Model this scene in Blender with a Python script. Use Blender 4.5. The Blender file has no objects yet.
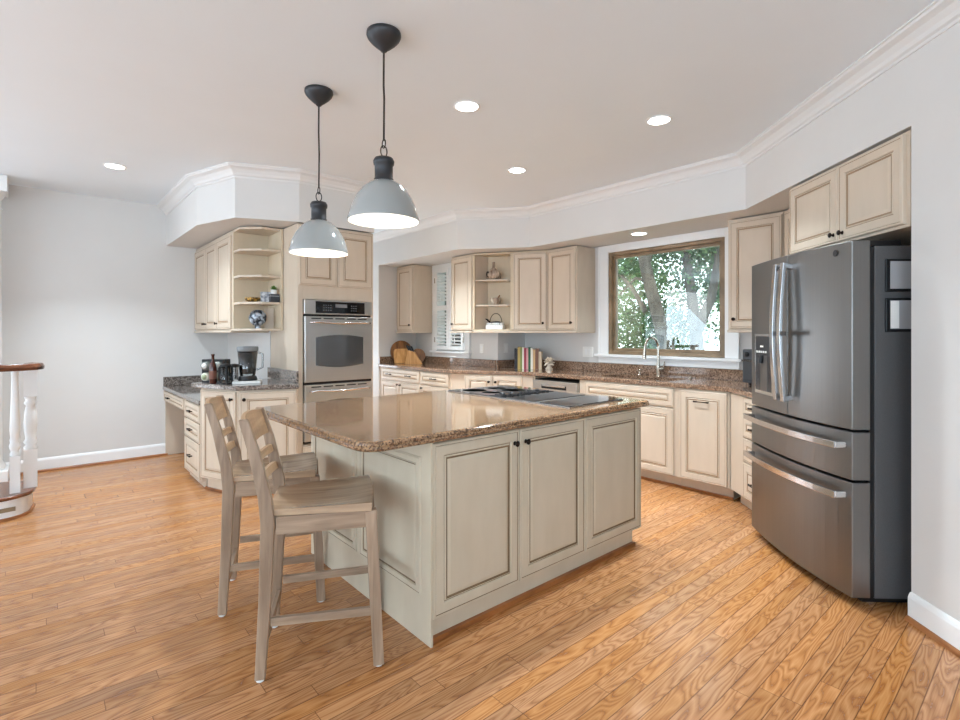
import bpy, bmesh, math, random
from mathutils import Vector, Matrix
R = math.radians
random.seed(7)
SC = bpy.context.scene
COL = SC.collection

# ------------------------------------------------------------------ camera
cam_d = bpy.data.cameras.new('camera')
cam = bpy.data.objects.new('camera', cam_d)
COL.objects.link(cam)
cam.location = (0, 0, 1.335)
cam.rotation_euler = (R(90), 0, R(49.05 - 90))
cam_d.sensor_width = 36
cam_d.lens = 36 * 512 / 960
cam_d.shift_y = -(360 - 334) / 960
cam_d.clip_start = 0.02
SC.camera = cam

# ------------------------------------------------------------------ world, sun, window light, exposure
w = bpy.data.worlds.new('sky'); SC.world = w; w.use_nodes = True
bg = w.node_tree.nodes['Background']
bg.inputs[0].default_value = (0.86, 0.93, 1.0, 1)
bg.inputs[1].default_value = 3.6
sun_d = bpy.data.lights.new('sun', 'SUN'); sun_d.energy = 5; sun_d.angle = R(1); sun_d.color = (1, .95, .86)
sun = bpy.data.objects.new('sun', sun_d); COL.objects.link(sun)
sun.rotation_euler = Vector((0.75, 0.25, -1.15)).to_track_quat('-Z', 'Y').to_euler()
sun.location = (-4, 0, 9)

def area(name, loc, aim, sx, sy, power, color=(1, 1, 1)):
    d = bpy.data.lights.new(name, 'AREA'); d.shape = 'RECTANGLE'; d.size = sx; d.size_y = sy
    d.energy = power; d.color = color
    o = bpy.data.objects.new(name, d); COL.objects.link(o); o.location = loc
    o.rotation_euler = Vector(aim).to_track_quat('-Z', 'Y').to_euler()
    return o
# daylight coming in at the glazed openings of the room behind and beside the camera, plus an added passage fill
DAY = (.57, .80, 1)
area('daylight_rear', (-4.85, 1.6, 1.2), (1, 0, 1.8), 5.0, 2.0, 190, DAY)
area('daylight_side', (-3.0, -3.85, 1.2), (0, 1, 1.8), 3.4, 2.0, 190, DAY)
area('daylight_left', (-2.9, 6.4, 1.35), (0, -1, 1.0), 3.0, 2.1, 60, DAY)
area('passage_fill', (3.06, 7.9, 1.3), (.15, -1, .35), 1.0, 2.0, 42, (.8, .9, 1))  # added fill lamp to brighten the nook; the passage end wall has no opening
SC.view_settings.view_transform = 'Standard'
SC.view_settings.look = 'None'
SC.view_settings.gamma = 1
SC.view_settings.use_curve_mapping = False
SC.view_settings.exposure = 0.22
SC.cycles.max_bounces = 10
SC.cycles.diffuse_bounces = 5
SC.cycles.transparent_max_bounces = 16
SC.cycles.sample_clamp_indirect = 6

# ------------------------------------------------------------------ materials
def lin(c):
    return tuple(((v / 255) / 12.92 if v <= 10 else (((v / 255) + .055) / 1.055) ** 2.4) for v in c) + (1,)

def mat(name, rgb, rough=.5, metal=0, coat=0, emit=None, estr=0, spec=.5, trans=0, ior=1.45):
    m = bpy.data.materials.new(name); m.use_nodes = True
    b = m.node_tree.nodes['Principled BSDF']
    b.inputs['Base Color'].default_value = lin(rgb)
    b.inputs['Roughness'].default_value = rough
    b.inputs['Metallic'].default_value = metal
    b.inputs['Coat Weight'].default_value = coat
    b.inputs['Coat Roughness'].default_value = .08
    b.inputs['Specular IOR Level'].default_value = spec
    b.inputs['Transmission Weight'].default_value = trans
    b.inputs['IOR'].default_value = ior
    if emit:
        b.inputs['Emission Color'].default_value = lin(emit)
        b.inputs['Emission Strength'].default_value = estr
    return m

def N(m, kind, **kw):
    n = m.node_tree.nodes.new(kind)
    for k, v in kw.items():
        if k.startswith('i_'):
            n.inputs[k[2:].replace('_', ' ')].default_value = v
        else:
            setattr(n, k, v)
    return n

def L(m, a, b): m.node_tree.links.new(a, b)

def ramp(m, stops):
    r = m.node_tree.nodes.new('ShaderNodeValToRGB')
    e = r.color_ramp.elements
    while len(e) < len(stops): e.new(.5)
    for el, (p, c) in zip(e, stops):
        el.position = p; el.color = lin(c)
    return r

def vary(m, scale, amt, rgb1, rgb2, stretch=(1, 1, 1), bump=0, detail=4):
    """two-tone mottling of a surface in object space"""
    t = N(m, 'ShaderNodeTexCoord'); mp = N(m, 'ShaderNodeMapping'); mp.inputs['Scale'].default_value = stretch
    n = N(m, 'ShaderNodeTexNoise'); n.inputs['Scale'].default_value = scale; n.inputs['Detail'].default_value = detail
    L(m, t.outputs['Object'], mp.inputs[0]); L(m, mp.outputs[0], n.inputs['Vector'])
    r = ramp(m, [(.5 - amt, rgb1), (.5 + amt, rgb2)])
    L(m, n.outputs['Fac'], r.inputs[0]); b = m.node_tree.nodes['Principled BSDF']
    L(m, r.outputs[0], b.inputs['Base Color'])
    if bump:
        bp = N(m, 'ShaderNodeBump'); bp.inputs['Strength'].default_value = bump; bp.inputs['Distance'].default_value = .002
        L(m, n.outputs['Fac'], bp.inputs['Height']); L(m, bp.outputs[0], b.inputs['Normal'])
    return m

WALL = vary(mat('wall_paint', (215, 213, 210), .65), 3, .3, (213, 211, 208), (217, 215, 212), bump=.03)
CEIL = vary(mat('ceiling_paint', (231, 238, 243), .6), 2, .3, (230, 237, 242), (233, 240, 245))
TRIMW = mat('trim_paint', (238, 238, 237), .35)
CREAM = vary(mat('cream_cabinet_paint', (206, 190, 171), .42), 14, .35, (200, 184, 164), (210, 194, 175), (1, 1, .25))
OLIVE = vary(mat('island_cabinet_paint', (204, 192, 170), .42), 12, .35, (197, 185, 162), (209, 198, 177), (1, 1, .3))
GLAZE = mat('brown_glaze_in_grooves', (150, 124, 96), .5)
GLAZEI = mat('island_glaze_in_grooves', (118, 98, 72), .5)
INNER = vary(mat('cabinet_interior', (208, 190, 164), .5), 8, .35, (202, 184, 158), (214, 197, 170), (1, 1, .25))
BRONZE = mat('oil_rubbed_bronze', (42, 32, 27), .38, .8)
BLACK = mat('black_plastic', (22, 22, 24), .35)
BLKGLASS = mat('black_glass', (12, 12, 14), .06, coat=.6)
OVGLASS = mat('oven_window_glass', (112, 111, 110), .14, .75, coat=.6)
DARKM = mat('dark_pewter_metal', (62, 62, 64), .45, .5)
CHROME = mat('chrome', (215, 215, 215), .12, 1)
NICKEL = mat('brushed_nickel', (190, 182, 170), .25, 1)
WHITEG = mat('glossy_white_enamel', (152, 154, 152), .12, coat=.7)
WHITEIN = mat('white_shade_inside', (250, 248, 240), .5)
WHITE = mat('white_ceramic', (235, 234, 230), .3)
SHADOWGAP = mat('dark_gap', (30, 26, 22), .7)

def stainless(name, rgb=(172, 172, 174), rough=.3, horizontal=False):
    m = mat(name, rgb, rough, .95)
    t = N(m, 'ShaderNodeTexCoord'); mp = N(m, 'ShaderNodeMapping')
    mp.inputs['Scale'].default_value = (1, 1, 700) if horizontal else (320, 320, 1.5)
    n = N(m, 'ShaderNodeTexNoise'); n.inputs['Scale'].default_value = 1; n.inputs['Detail'].default_value = 3
    L(m, t.outputs['Object'], mp.inputs[0]); L(m, mp.outputs[0], n.inputs['Vector'])
    mr = N(m, 'ShaderNodeMapRange'); mr.inputs['To Min'].default_value = rough - .02; mr.inputs['To Max'].default_value = rough + .05
    L(m, n.outputs['Fac'], mr.inputs[0]); b = m.node_tree.nodes['Principled BSDF']
    L(m, mr.outputs[0], b.inputs['Roughness'])
    r = ramp(m, [(.3, tuple(int(c * .97) for c in rgb)), (.7, rgb)])
    L(m, n.outputs['Fac'], r.inputs[0]); L(m, r.outputs[0], b.inputs['Base Color'])
    return m
STEEL = stainless('brushed_stainless', (130, 128, 126), .35)
STEELH = stainless('oven_stainless', (196, 194, 191), .28, True)
STEELB = mat('bright_steel_handle', (205, 205, 206), .2, 1)
FRSIDE = vary(mat('fridge_side_grey', (84, 84, 85), .42), 300, .3, (78, 78, 79), (92, 92, 93), bump=.15)

def granite(name, c1, c2, c3, rough=.07, scale=120):
    m = mat(name, c2, rough, coat=.4)
    t = N(m, 'ShaderNodeTexCoord')
    v = N(m, 'ShaderNodeTexVoronoi'); v.inputs['Scale'].default_value = scale
    n = N(m, 'ShaderNodeTexNoise'); n.inputs['Scale'].default_value = scale * .45; n.inputs['Detail'].default_value = 6; n.inputs['Roughness'].default_value = .7
    L(m, t.outputs['Object'], v.inputs['Vector']); L(m, t.outputs['Object'], n.inputs['Vector'])
    sx = N(m, 'ShaderNodeSeparateColor'); L(m, v.outputs['Color'], sx.inputs[0])
    mx = N(m, 'ShaderNodeMath', operation='MULTIPLY_ADD'); L(m, sx.outputs[0], mx.inputs[0]); mx.inputs[1].default_value = .45
    mm = N(m, 'ShaderNodeMath', operation='MULTIPLY'); L(m, n.outputs['Fac'], mm.inputs[0]); mm.inputs[1].default_value = .55
    L(m, mm.outputs[0], mx.inputs[2])
    r = ramp(m, [(.22, c1), (.42, c2), (.6, c3), (.72, tuple(min(255, int(c * 1.08)) for c in c3))])
    L(m, mx.outputs[0], r.inputs[0]); L(m, r.outputs[0], m.node_tree.nodes['Principled BSDF'].inputs['Base Color'])
    return m
GRAN = granite('brown_granite_island', (36, 27, 22), (112, 83, 60), (160, 126, 94), scale=165)
GRANB = granite('brown_granite_counter', (46, 34, 28), (112, 84, 66), (152, 124, 102))
GRANL = granite('grey_brown_granite_desk', (38, 34, 32), (92, 82, 76), (140, 130, 122))

def wood(name, dark, lightc, rough=.4, scale=9, stretch=(1, 1, .08), coat=0):
    m = mat(name, dark, rough, coat=coat)
    t = N(m, 'ShaderNodeTexCoord'); mp = N(m, 'ShaderNodeMapping'); mp.inputs['Scale'].default_value = stretch
    n = N(m, 'ShaderNodeTexNoise'); n.inputs['Scale'].default_value = scale; n.inputs['Detail'].default_value = 6; n.inputs['Distortion'].default_value = .6
    L(m, t.outputs['Object'], mp.inputs[0]); L(m, mp.outputs[0], n.inputs['Vector'])
    r = ramp(m, [(.33, dark), (.68, lightc)])
    L(m, n.outputs['Fac'], r.inputs[0]); L(m, r.outputs[0], m.node_tree.nodes['Principled BSDF'].inputs['Base Color'])
    return m
OAKST = wood('grey_washed_oak', (136, 113, 93), (178, 153, 129), .38, 34)
OAKSEAT = wood('grey_washed_oak_seat', (154, 126, 100), (192, 163, 133), .22, 30, (.08, 1, 1), coat=.4)
OAKH = wood('grey_washed_oak_lengthwise', (136, 113, 93), (178, 153, 129), .38, 34, (.1, .1, 1))
OAKV = wood('warm_washed_oak', (150, 118, 88), (186, 152, 118), .3, 26, (1, .08, 1))
RAILW = wood('dark_handrail_wood', (78, 44, 28), (128, 76, 50), .25, 20, (.1, 1, 1), coat=.4)
SHOE = wood('oak_shoe_moulding', (124, 74, 38), (176, 112, 62), .35, 20, (.2, .2, 1))
BOARD = wood('maple_board', (176, 120, 66), (214, 164, 104), .4, 30, (1, 1, .1))
BOARDD = wood('walnut_board', (98, 62, 34), (150, 100, 56), .4, 30, (1, 1, .1))
WINW = wood('brown_window_wood', (118, 98, 74), (154, 131, 104), .35, 30, (.2, .2, .2))
BARK = wood('tree_bark', (44, 40, 38), (84, 78, 72), .9, 12, (1, 1, .3))

def floor_mat():
    m = mat('oak_strip_floor', (190, 130, 80), .22, coat=.15)
    nt = m.node_tree; b = nt.nodes['Principled BSDF']
    t = N(m, 'ShaderNodeTexCoord'); sp = N(m, 'ShaderNodeSeparateXYZ'); L(m, t.outputs['Object'], sp.inputs[0])
    PW = .07
    def math_(op, a, b_=None, c=None):
        n = N(m, 'ShaderNodeMath', operation=op)
        for i, x in enumerate((a, b_, c)):
            if x is None: continue
            if isinstance(x, (int, float)): n.inputs[i].default_value = x
            else: L(m, x, n.inputs[i])
        return n.outputs[0]
    yy = math_('DIVIDE', sp.outputs['Y'], PW)
    row = math_('FLOOR', yy); fy = math_('FRACT', yy)
    wn = N(m, 'ShaderNodeTexWhiteNoise', noise_dimensions='1D'); L(m, row, wn.inputs['W'])
    xo = math_('MULTIPLY_ADD', wn.outputs['Value'], 9.7, sp.outputs['X'])
    ln = math_('MULTIPLY_ADD', wn.outputs['Value'], .5, .75)
    xx = math_('DIVIDE', xo, ln)
    colx = math_('FLOOR', xx); fx = math_('FRACT', xx)
    cmb = N(m, 'ShaderNodeCombineXYZ'); L(m, row, cmb.inputs[0]); L(m, colx, cmb.inputs[1])
    wn2 = N(m, 'ShaderNodeTexWhiteNoise', noise_dimensions='3D'); L(m, cmb.outputs[0], wn2.inputs['Vector'])
    # grain: stretched rings, shifted for each board
    off = N(m, 'ShaderNodeVectorMath', operation='SCALE'); L(m, wn2.outputs['Color'], off.inputs[0]); off.inputs['Scale'].default_value = 37
    sc = N(m, 'ShaderNodeVectorMath', operation='MULTIPLY'); L(m, t.outputs['Object'], sc.inputs[0]); sc.inputs[1].default_value = (1.1, 7.5, 1)
    ad = N(m, 'ShaderNodeVectorMath', operation='ADD'); L(m, sc.outputs[0], ad.inputs[0]); L(m, off.outputs[0], ad.inputs[1])
    n1 = N(m, 'ShaderNodeTexNoise'); n1.inputs['Scale'].default_value = 1.3; n1.inputs['Detail'].default_value = 2; n1.inputs['Distortion'].default_value = .3
    L(m, ad.outputs[0], n1.inputs['Vector'])
    ring = math_('MULTIPLY', n1.outputs['Fac'], 34)
    rs = math_('PINGPONG', ring, 1.0)
    sc2 = N(m, 'ShaderNodeVectorMath', operation='MULTIPLY'); L(m, t.outputs['Object'], sc2.inputs[0]); sc2.inputs[1].default_value = (6, 190, 1)
    n2 = N(m, 'ShaderNodeTexNoise'); n2.inputs['Scale'].default_value = 1; n2.inputs['Detail'].default_value = 3
    L(m, sc2.outputs[0], n2.inputs['Vector'])
    g = math_('MULTIPLY_ADD', n2.outputs['Fac'], .5, math_('MULTIPLY', math_('POWER', rs, .65), .5))
    r = ramp(m, [(.14, (124, 78, 46)), (.44, (172, 118, 74)), (.82, (198, 145, 98))])
    L(m, g, r.inputs[0])
    # tone of each board
    hs = N(m, 'ShaderNodeHueSaturation')
    L(m, r.outputs[0], hs.inputs['Color'])
    L(m, math_('MULTIPLY_ADD', wn2.outputs['Value'], .26, .86), hs.inputs['Value'])
    L(m, math_('MULTIPLY_ADD', wn.outputs['Value'], .12, .96), hs.inputs['Saturation'])
    # joints
    ex = math_('MINIMUM', fy, math_('SUBTRACT', 1, fy))
    e1 = math_('LESS_THAN', ex, .026)
    fxm = math_('MULTIPLY', math_('MINIMUM', fx, math_('SUBTRACT', 1, fx)), ln)
    e2 = math_('LESS_THAN', fxm, .0013)
    e = math_('MAXIMUM', e1, e2)
    mix = N(m, 'ShaderNodeMix', data_type='RGBA')
    L(m, math_('MULTIPLY', e, .75), mix.inputs['Factor']); L(m, hs.outputs[0], mix.inputs[6]); mix.inputs[7].default_value = lin((92, 58, 34))
    L(m, mix.outputs[2], b.inputs['Base Color'])
    bp = N(m, 'ShaderNodeBump'); bp.inputs['Strength'].default_value = .25; bp.inputs['Distance'].default_value = .0008
    hh = math_('SUBTRACT', math_('MULTIPLY', g, .35), e)
    L(m, hh, bp.inputs['Height']); L(m, bp.outputs[0], b.inputs['Normal'])
    mr = N(m, 'ShaderNodeMapRange'); L(m, g, mr.inputs[0]); mr.inputs['To Min'].default_value = .3; mr.inputs['To Max'].default_value = .2
    L(m, mr.outputs[0], b.inputs['Roughness'])
    return m
FLOOR = floor_mat()

def glass_mat(name, tint=(1, 1, 1, 1), k=.5):
    m = bpy.data.materials.new(name); m.use_nodes = True; nt = m.node_tree
    nt.nodes.remove(nt.nodes['Principled BSDF']); out = nt.nodes['Material Output']
    tr = N(m, 'ShaderNodeBsdfTransparent'); tr.inputs[0].default_value = tint
    gl = N(m, 'ShaderNodeBsdfGlossy'); gl.inputs['Roughness'].default_value = .01
    fr = N(m, 'ShaderNodeFresnel'); fr.inputs[0].default_value = 1.5
    ml = N(m, 'ShaderNodeMath', operation='MULTIPLY'); ml.inputs[1].default_value = k * 2; L(m, fr.outputs[0], ml.inputs[0])
    mx = N(m, 'ShaderNodeMixShader'); L(m, ml.outputs[0], mx.inputs[0]); L(m, tr.outputs[0], mx.inputs[1]); L(m, gl.outputs[0], mx.inputs[2])
    L(m, mx.outputs[0], out.inputs[0])
    return m
GLASS = glass_mat('window_glass', (.93, .98, .96, 1), .9)
JAR = glass_mat('clear_jar_glass', (.86, .89, .9, 1), 1.2)
GREEND = mat('grass', (70, 98, 48), .9)

def leaf_mat(name, c1, c2):
    m = mat(name, c1, .5)
    g = N(m, 'ShaderNodeNewGeometry'); r = ramp(m, [(0, c1), (1, c2)])
    L(m, g.outputs['Random Per Island'], r.inputs[0]); b = m.node_tree.nodes['Principled BSDF']
    L(m, r.outputs[0], b.inputs['Base Color'])
    tl = N(m, 'ShaderNodeBsdfTranslucent'); L(m, r.outputs[0], tl.inputs[0])
    mx = N(m, 'ShaderNodeMixShader'); mx.inputs[0].default_value = .4
    L(m, b.outputs[0], mx.inputs[1]); L(m, tl.outputs[0], mx.inputs[2]); L(m, mx.outputs[0], m.node_tree.nodes['Material Output'].inputs[0])
    return m
LEAF = leaf_mat('tree_leaves', (26, 60, 36), (92, 130, 82))

# ------------------------------------------------------------------ mesh builder
class MB:
    def __init__(s): s.v = []; s.f = []; s.m = []; s.sm = []
    def add(s, vs, fs, mi=0, smooth=False):
        b = len(s.v); s.v += [tuple(v) for v in vs]
        for f in fs: s.f.append([b + i for i in f]); s.m.append(mi); s.sm.append(smooth)
        return s
    def box(s, x0, x1, y0, y1, z0, z1, mi=0):
        vs = [(x, y, z) for z in (z0, z1) for y in (y0, y1) for x in (x0, x1)]
        return s.add(vs, [(0, 2, 3, 1), (4, 5, 7, 6), (0, 1, 5, 4), (2, 6, 7, 3), (0, 4, 6, 2), (1, 3, 7, 5)], mi)
    def prism(s, poly, z0, z1, mi=0):
        if area2(poly) < 0: poly = poly[::-1]
        n = len(poly)
        vs = [(x, y, z0) for x, y in poly] + [(x, y, z1) for x, y in poly]
        return s.add(vs, [tuple(range(n))[::-1], tuple(range(n, 2 * n))] + [(i, (i + 1) % n, n + (i + 1) % n, n + i) for i in range(n)], mi)
    def slab(s, poly, levels, mi=0):
        """levels: (inset, z) from bottom to top"""
        if area2(poly) < 0: poly = poly[::-1]
        n = len(poly); vs = []
        for ins, z in levels: vs += [(x, y, z) for x, y in offset(poly, ins)]
        k = len(levels)
        fs = [tuple(range(n))[::-1], tuple(range((k - 1) * n, k * n))]
        for j in range(k - 1):
            fs += [(j * n + i, j * n + (i + 1) % n, (j + 1) * n + (i + 1) % n, (j + 1) * n + i) for i in range(n)]
        return s.add(vs, fs, mi)
    def lathe(s, prof, cx=0, cy=0, seg=28, mi=0, smooth=True, axis='z', c0=0):
        """prof: (r, h) pairs"""
        vs = []
        for r, h in prof:
            for i in range(seg):
                a = 2 * math.pi * i / seg; p, q = r * math.cos(a), r * math.sin(a)
                if axis == 'z': vs.append((cx + p, cy + q, h))
                elif axis == 'y': vs.append((cx + p, h, cy + q))
                else: vs.append((h, cx + p, cy + q))
        fs = []
        for j in range(len(prof) - 1):
            for i in range(seg):
                a, b = j * seg + i, j * seg + (i + 1) % seg
                q = (a, b, b + seg, a + seg)
                fs.append(q if axis == 'z' else q[::-1] if axis == 'y' else q)
        s.add(vs, fs, mi, smooth)
        if prof[0][0] > 1e-6: s.add(vs[:seg], [tuple(range(seg))[::-1]], mi)
        if prof[-1][0] > 1e-6: s.add(vs[-seg:], [tuple(range(seg))], mi)
        return s
    def tube(s, pts, r, seg=10, mi=0, caps=True, flat=1.0, up=None):
        pts = [Vector(p) for p in pts]; n = len(pts)
        rs = r if isinstance(r, (list, tuple)) else [r] * n
        vs = []; prev = None
        for i, p in enumerate(pts):
            t = (pts[min(i + 1, n - 1)] - pts[max(i - 1, 0)]).normalized()
            if up is not None: u = Vector(up)
            elif prev is None: u = Vector((0, 0, 1)) if abs(t.z) < .9 else Vector((1, 0, 0))
            else: u = prev
            a = t.cross(u).normalized(); b = a.cross(t).normalized(); prev = b
            for k in range(seg):
                th = 2 * math.pi * k / seg
                vs.append(p + a * math.cos(th) * rs[i] * flat + b * math.sin(th) * rs[i])
        fs = [(j * seg + k, j * seg + (k + 1) % seg, (j + 1) * seg + (k + 1) % seg, (j + 1) * seg + k) for j in range(n - 1) for k in range(seg)]
        s.add(vs, fs, mi, True)
        if caps:
            s.add(vs[:seg], [tuple(range(seg))[::-1]], mi); s.add(vs[-seg:], [tuple(range(seg))], mi)
        return s
    def bar(s, p, q, w, d, up=(0, 0, 1), w2=None, d2=None, mi=0):
        """rectangular bar from p to q; w across (side), d along the up side"""
        p, q = Vector(p), Vector(q); t = (q - p).normalized()
        a = t.cross(Vector(up)).normalized(); b = a.cross(t).normalized()
        w2 = w2 or w; d2 = d2 or d
        vs = [p + a * i * w / 2 + b * j * d / 2 for i, j in ((-1, -1), (1, -1), (1, 1), (-1, 1))] + \
             [q + a * i * w2 / 2 + b * j * d2 / 2 for i, j in ((-1, -1), (1, -1), (1, 1), (-1, 1))]
        return s.add(vs, [(3, 2, 1, 0), (4, 5, 6, 7), (0, 1, 5, 4), (1, 2, 6, 5), (2, 3, 7, 6), (3, 0, 4, 7)], mi)
    def ribbon(s, pts, w, d, up=(0, 0, 1), mi=0):
        pts = [Vector(p) for p in pts]; n = len(pts); vs = []
        for i, p in enumerate(pts):
            t = (pts[min(i + 1, n - 1)] - pts[max(i - 1, 0)]).normalized(); a = t.cross(Vector(up)).normalized(); b = a.cross(t).normalized()
            vs += [p + a * x * w / 2 + b * y * d / 2 for x, y in ((-1, -1), (1, -1), (1, 1), (-1, 1))]
        fs = [(3, 2, 1, 0), tuple(4 * n - 4 + k for k in range(4))] + [(j * 4 + k, j * 4 + (k + 1) % 4, j * 4 + 4 + (k + 1) % 4, j * 4 + 4 + k) for j in range(n - 1) for k in range(4)]
        return s.add(vs, fs, mi)
    def sweep(s, path, prof, mi=0, closed=False):
        """prof: (out, z); out is to the LEFT of the path direction"""
        n = len(path); k = len(prof); vs = []
        for i, p in enumerate(path):
            p = Vector(p)
            d0 = d1 = None
            if closed or i > 0: d0 = (p - Vector(path[i - 1])).normalized()
            if closed or i < n - 1: d1 = (Vector(path[(i + 1) % n]) - p).normalized()
            d0 = d0 or d1; d1 = d1 or d0
            n0 = Vector((-d0.y, d0.x)); n1 = Vector((-d1.y, d1.x)); mm = (n0 + n1).normalized(); l = 1 / max(.3, mm.dot(n0))
            for o, z in prof: vs.append((p.x + mm.x * o * l, p.y + mm.y * o * l, z))
        fs = []
        for i in range(n if closed else n - 1):
            j = (i + 1) % n
            for a in range(k):
                b = (a + 1) % k
                fs.append((i * k + a, i * k + b, j * k + b, j * k + a))
        if not closed: fs += [tuple(range(k))[::-1], tuple(range((n - 1) * k, n * k))]
        return s.add(vs, fs, mi)
    def xf(s, M, start=0):
        for i in range(start, len(s.v)): s.v[i] = tuple(M @ Vector(s.v[i]))
        return s
    def build(s, name, mats, parent=None, loc=(0, 0, 0), rz=0, bevel=0, weld=False):
        me = bpy.data.meshes.new(name); me.from_pydata(s.v, [], s.f)
        if not isinstance(mats, (list, tuple)): mats = [mats]
        for m in mats: me.materials.append(m)
        me.polygons.foreach_set('material_index', s.m); me.polygons.foreach_set('use_smooth', s.sm)
        bm = bmesh.new(); bm.from_mesh(me)
        if weld: bmesh.ops.remove_doubles(bm, verts=bm.verts, dist=1e-5)
        bmesh.ops.recalc_face_normals(bm, faces=bm.faces); bm.to_mesh(me); bm.free()
        me.update()
        o = bpy.data.objects.new(name, me); COL.objects.link(o)
        o.location = loc; o.rotation_euler = (0, 0, rz)
        if parent: o.parent = parent
        if bevel:
            md = o.modifiers.new('bevel', 'BEVEL'); md.width = bevel; md.segments = 2; md.limit_method = 'ANGLE'; md.angle_limit = R(40)
        return o

def area2(p): return sum(p[i][0] * p[(i + 1) % len(p)][1] - p[(i + 1) % len(p)][0] * p[i][1] for i in range(len(p)))
def offset(poly, d):
    n = len(poly); out = []
    for i in range(n):
        p = Vector(poly[i]); d0 = (p - Vector(poly[i - 1])).normalized(); d1 = (Vector(poly[(i + 1) % n]) - p).normalized()
        n0 = Vector((-d0.y, d0.x)); n1 = Vector((-d1.y, d1.x)); m = (n0 + n1).normalized(); l = 1 / max(.3, m.dot(n0))
        out.append((p.x + m.x * d * l, p.y + m.y * d * l))
    return out
def rounded(poly, rad, seg=8):
    """rad: one radius per corner"""
    n = len(poly); out = []
    for i in range(n):
        p = Vector(poly[i]); r = rad[i]
        if r <= 0: out.append(tuple(p)); continue
        a = (Vector(poly[i - 1]) - p).normalized(); b = (Vector(poly[(i + 1) % n]) - p).normalized()
        half = math.acos(max(-1, min(1, a.dot(b)))) / 2; t = r / math.tan(half)
        c = p + (a + b).normalized() * (r / math.sin(half))
        s = p + a * t - c; e = p + b * t - c
        a0 = math.atan2(s.y, s.x); a1 = math.atan2(e.y, e.x); da = (a1 - a0 + math.pi) % (2 * math.pi) - math.pi
        for k in range(seg + 1):
            th = a0 + da * k / seg; out.append((c.x + r * math.cos(th), c.y + r * math.sin(th)))
    return out

def tag(o, label=None, cat=None, group=None, kind=None):
    if label: o['label'] = label
    if cat: o['category'] = cat
    if group: o['group'] = group
    if kind: o['kind'] = kind
    return o
def thing(name, label, cat, loc=(0, 0, 0), rz=0, group=None):
    o = bpy.data.objects.new(name, None); COL.objects.link(o); o.empty_display_size = .1
    o.location = loc; o.rotation_euler = (0, 0, rz)
    return tag(o, label, cat, group)
def struct(name, mb, mats, parent=None, bevel=0):
    o = mb.build(name, mats, parent, bevel=bevel)
    if parent is None: tag(o, kind='structure')
    return o
def copy_tree(o, parent=None):
    c = o.copy(); COL.objects.link(c)
    if parent: c.parent = parent
    for ch in [x for x in COL.objects if x.parent == o]: copy_tree(ch, c)
    return c

# plan helper: the fridge wall runs along c (47 deg); s is distance along it, n distance out from the camera side
CX, CY = math.cos(R(47)), math.sin(R(47))
def sn(s_, n_): return (s_ * CX + n_ * CY, s_ * CY - n_ * CX)
ZC = 2.743; ZS = 2.31

# ------------------------------------------------------------------ room shell
f = MB().box(-5.2, 5.2, -4.2, 8.3, -.1, 0); struct('floor', f, FLOOR)
f = MB().box(-5.2, 5.2, -4.2, 8.3, ZC, ZC + .12); struct('ceiling', f, CEIL)
struct('wall_left', MB().box(-1.2, 1.72, 6.55, 6.7, 0, ZC).box(-5.0, -4.6, 6.55, 6.7, 0, ZC).box(-4.6, -1.2, 6.55, 6.7, 0, .25).box(-4.6, -1.2, 6.55, 6.7, 2.45, ZC), WALL)
struct('wall_oven', MB().box(1.72, 2.46, 5.09, 8.15, 0, ZC), WALL)
struct('wall_passage', MB().box(2.46, 3.67, 8.0, 8.15, 0, ZC), WALL)
struct('wall_nook', MB().box(3.67, 4.45, 6.42, 8.15, 0, ZC), WALL)
SY0, SY1, SZ0, SZ1 = 5.24, 5.88, 1.14, 2.22       # shuttered window opening
wb = MB().box(4.30, 4.45, 4.77, SY0, 0, ZS).box(4.30, 4.45, SY1, 6.42, 0, ZS).box(4.30, 4.45, SY0, SY1, 0, SZ0).box(4.30, 4.45, SY0, SY1, SZ1, ZS)
struct('wall_back', wb, WALL)
struct('wall_corner', MB().box(4.30, 4.93, 4.62, 4.77, 0, ZS), WALL)
WY0, WY1, WZ0, WZ1 = 2.07, 3.33, 1.115, 2.225     # picture window opening
wb = MB().box(4.78, 4.93, .9, WY0, 0, ZC).box(4.78, 4.93, WY1, 4.62, 0, ZC).box(4.78, 4.93, WY0, WY1, 0, WZ0).box(4.78, 4.93, WY0, WY1, WZ1, ZC)
struct('wall_window', wb, WALL)
SW = 2.465
struct('wall_right', MB().prism([sn(-4.6, 1.93), sn(SW, 1.93), sn(SW, 2.80), sn(-4.6, 2.80)], 0, ZC), WALL)
struct('wall_alcove', MB().prism([sn(SW, 2.66), sn(4.35, 2.66), sn(4.35, 2.8), sn(SW, 2.8)], 0, ZC), WALL)
# soffits
so = MB().prism([sn(SW, 1.93), (4.19, 1.661), (4.19, 3.98), (3.67, 4.62), (3.67, 6.419), (4.299, 6.419), (4.5, 6.419), (4.5, 4.7), (4.779, 4.61), (4.779, 1.22), sn(SW, 2.66)], ZS, ZC - .001)
struct('trim_1', so, WALL)
SOL = [(2.46, 4.39), (1.73, 4.39), (1.26, 4.58), (1.09, 5.13), (1.09, 6.549), (1.719, 6.549), (1.719, 5.09), (2.46, 5.09)]
struct('trim_2', MB().prism(SOL, ZS, ZC - .001), WALL)
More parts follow.
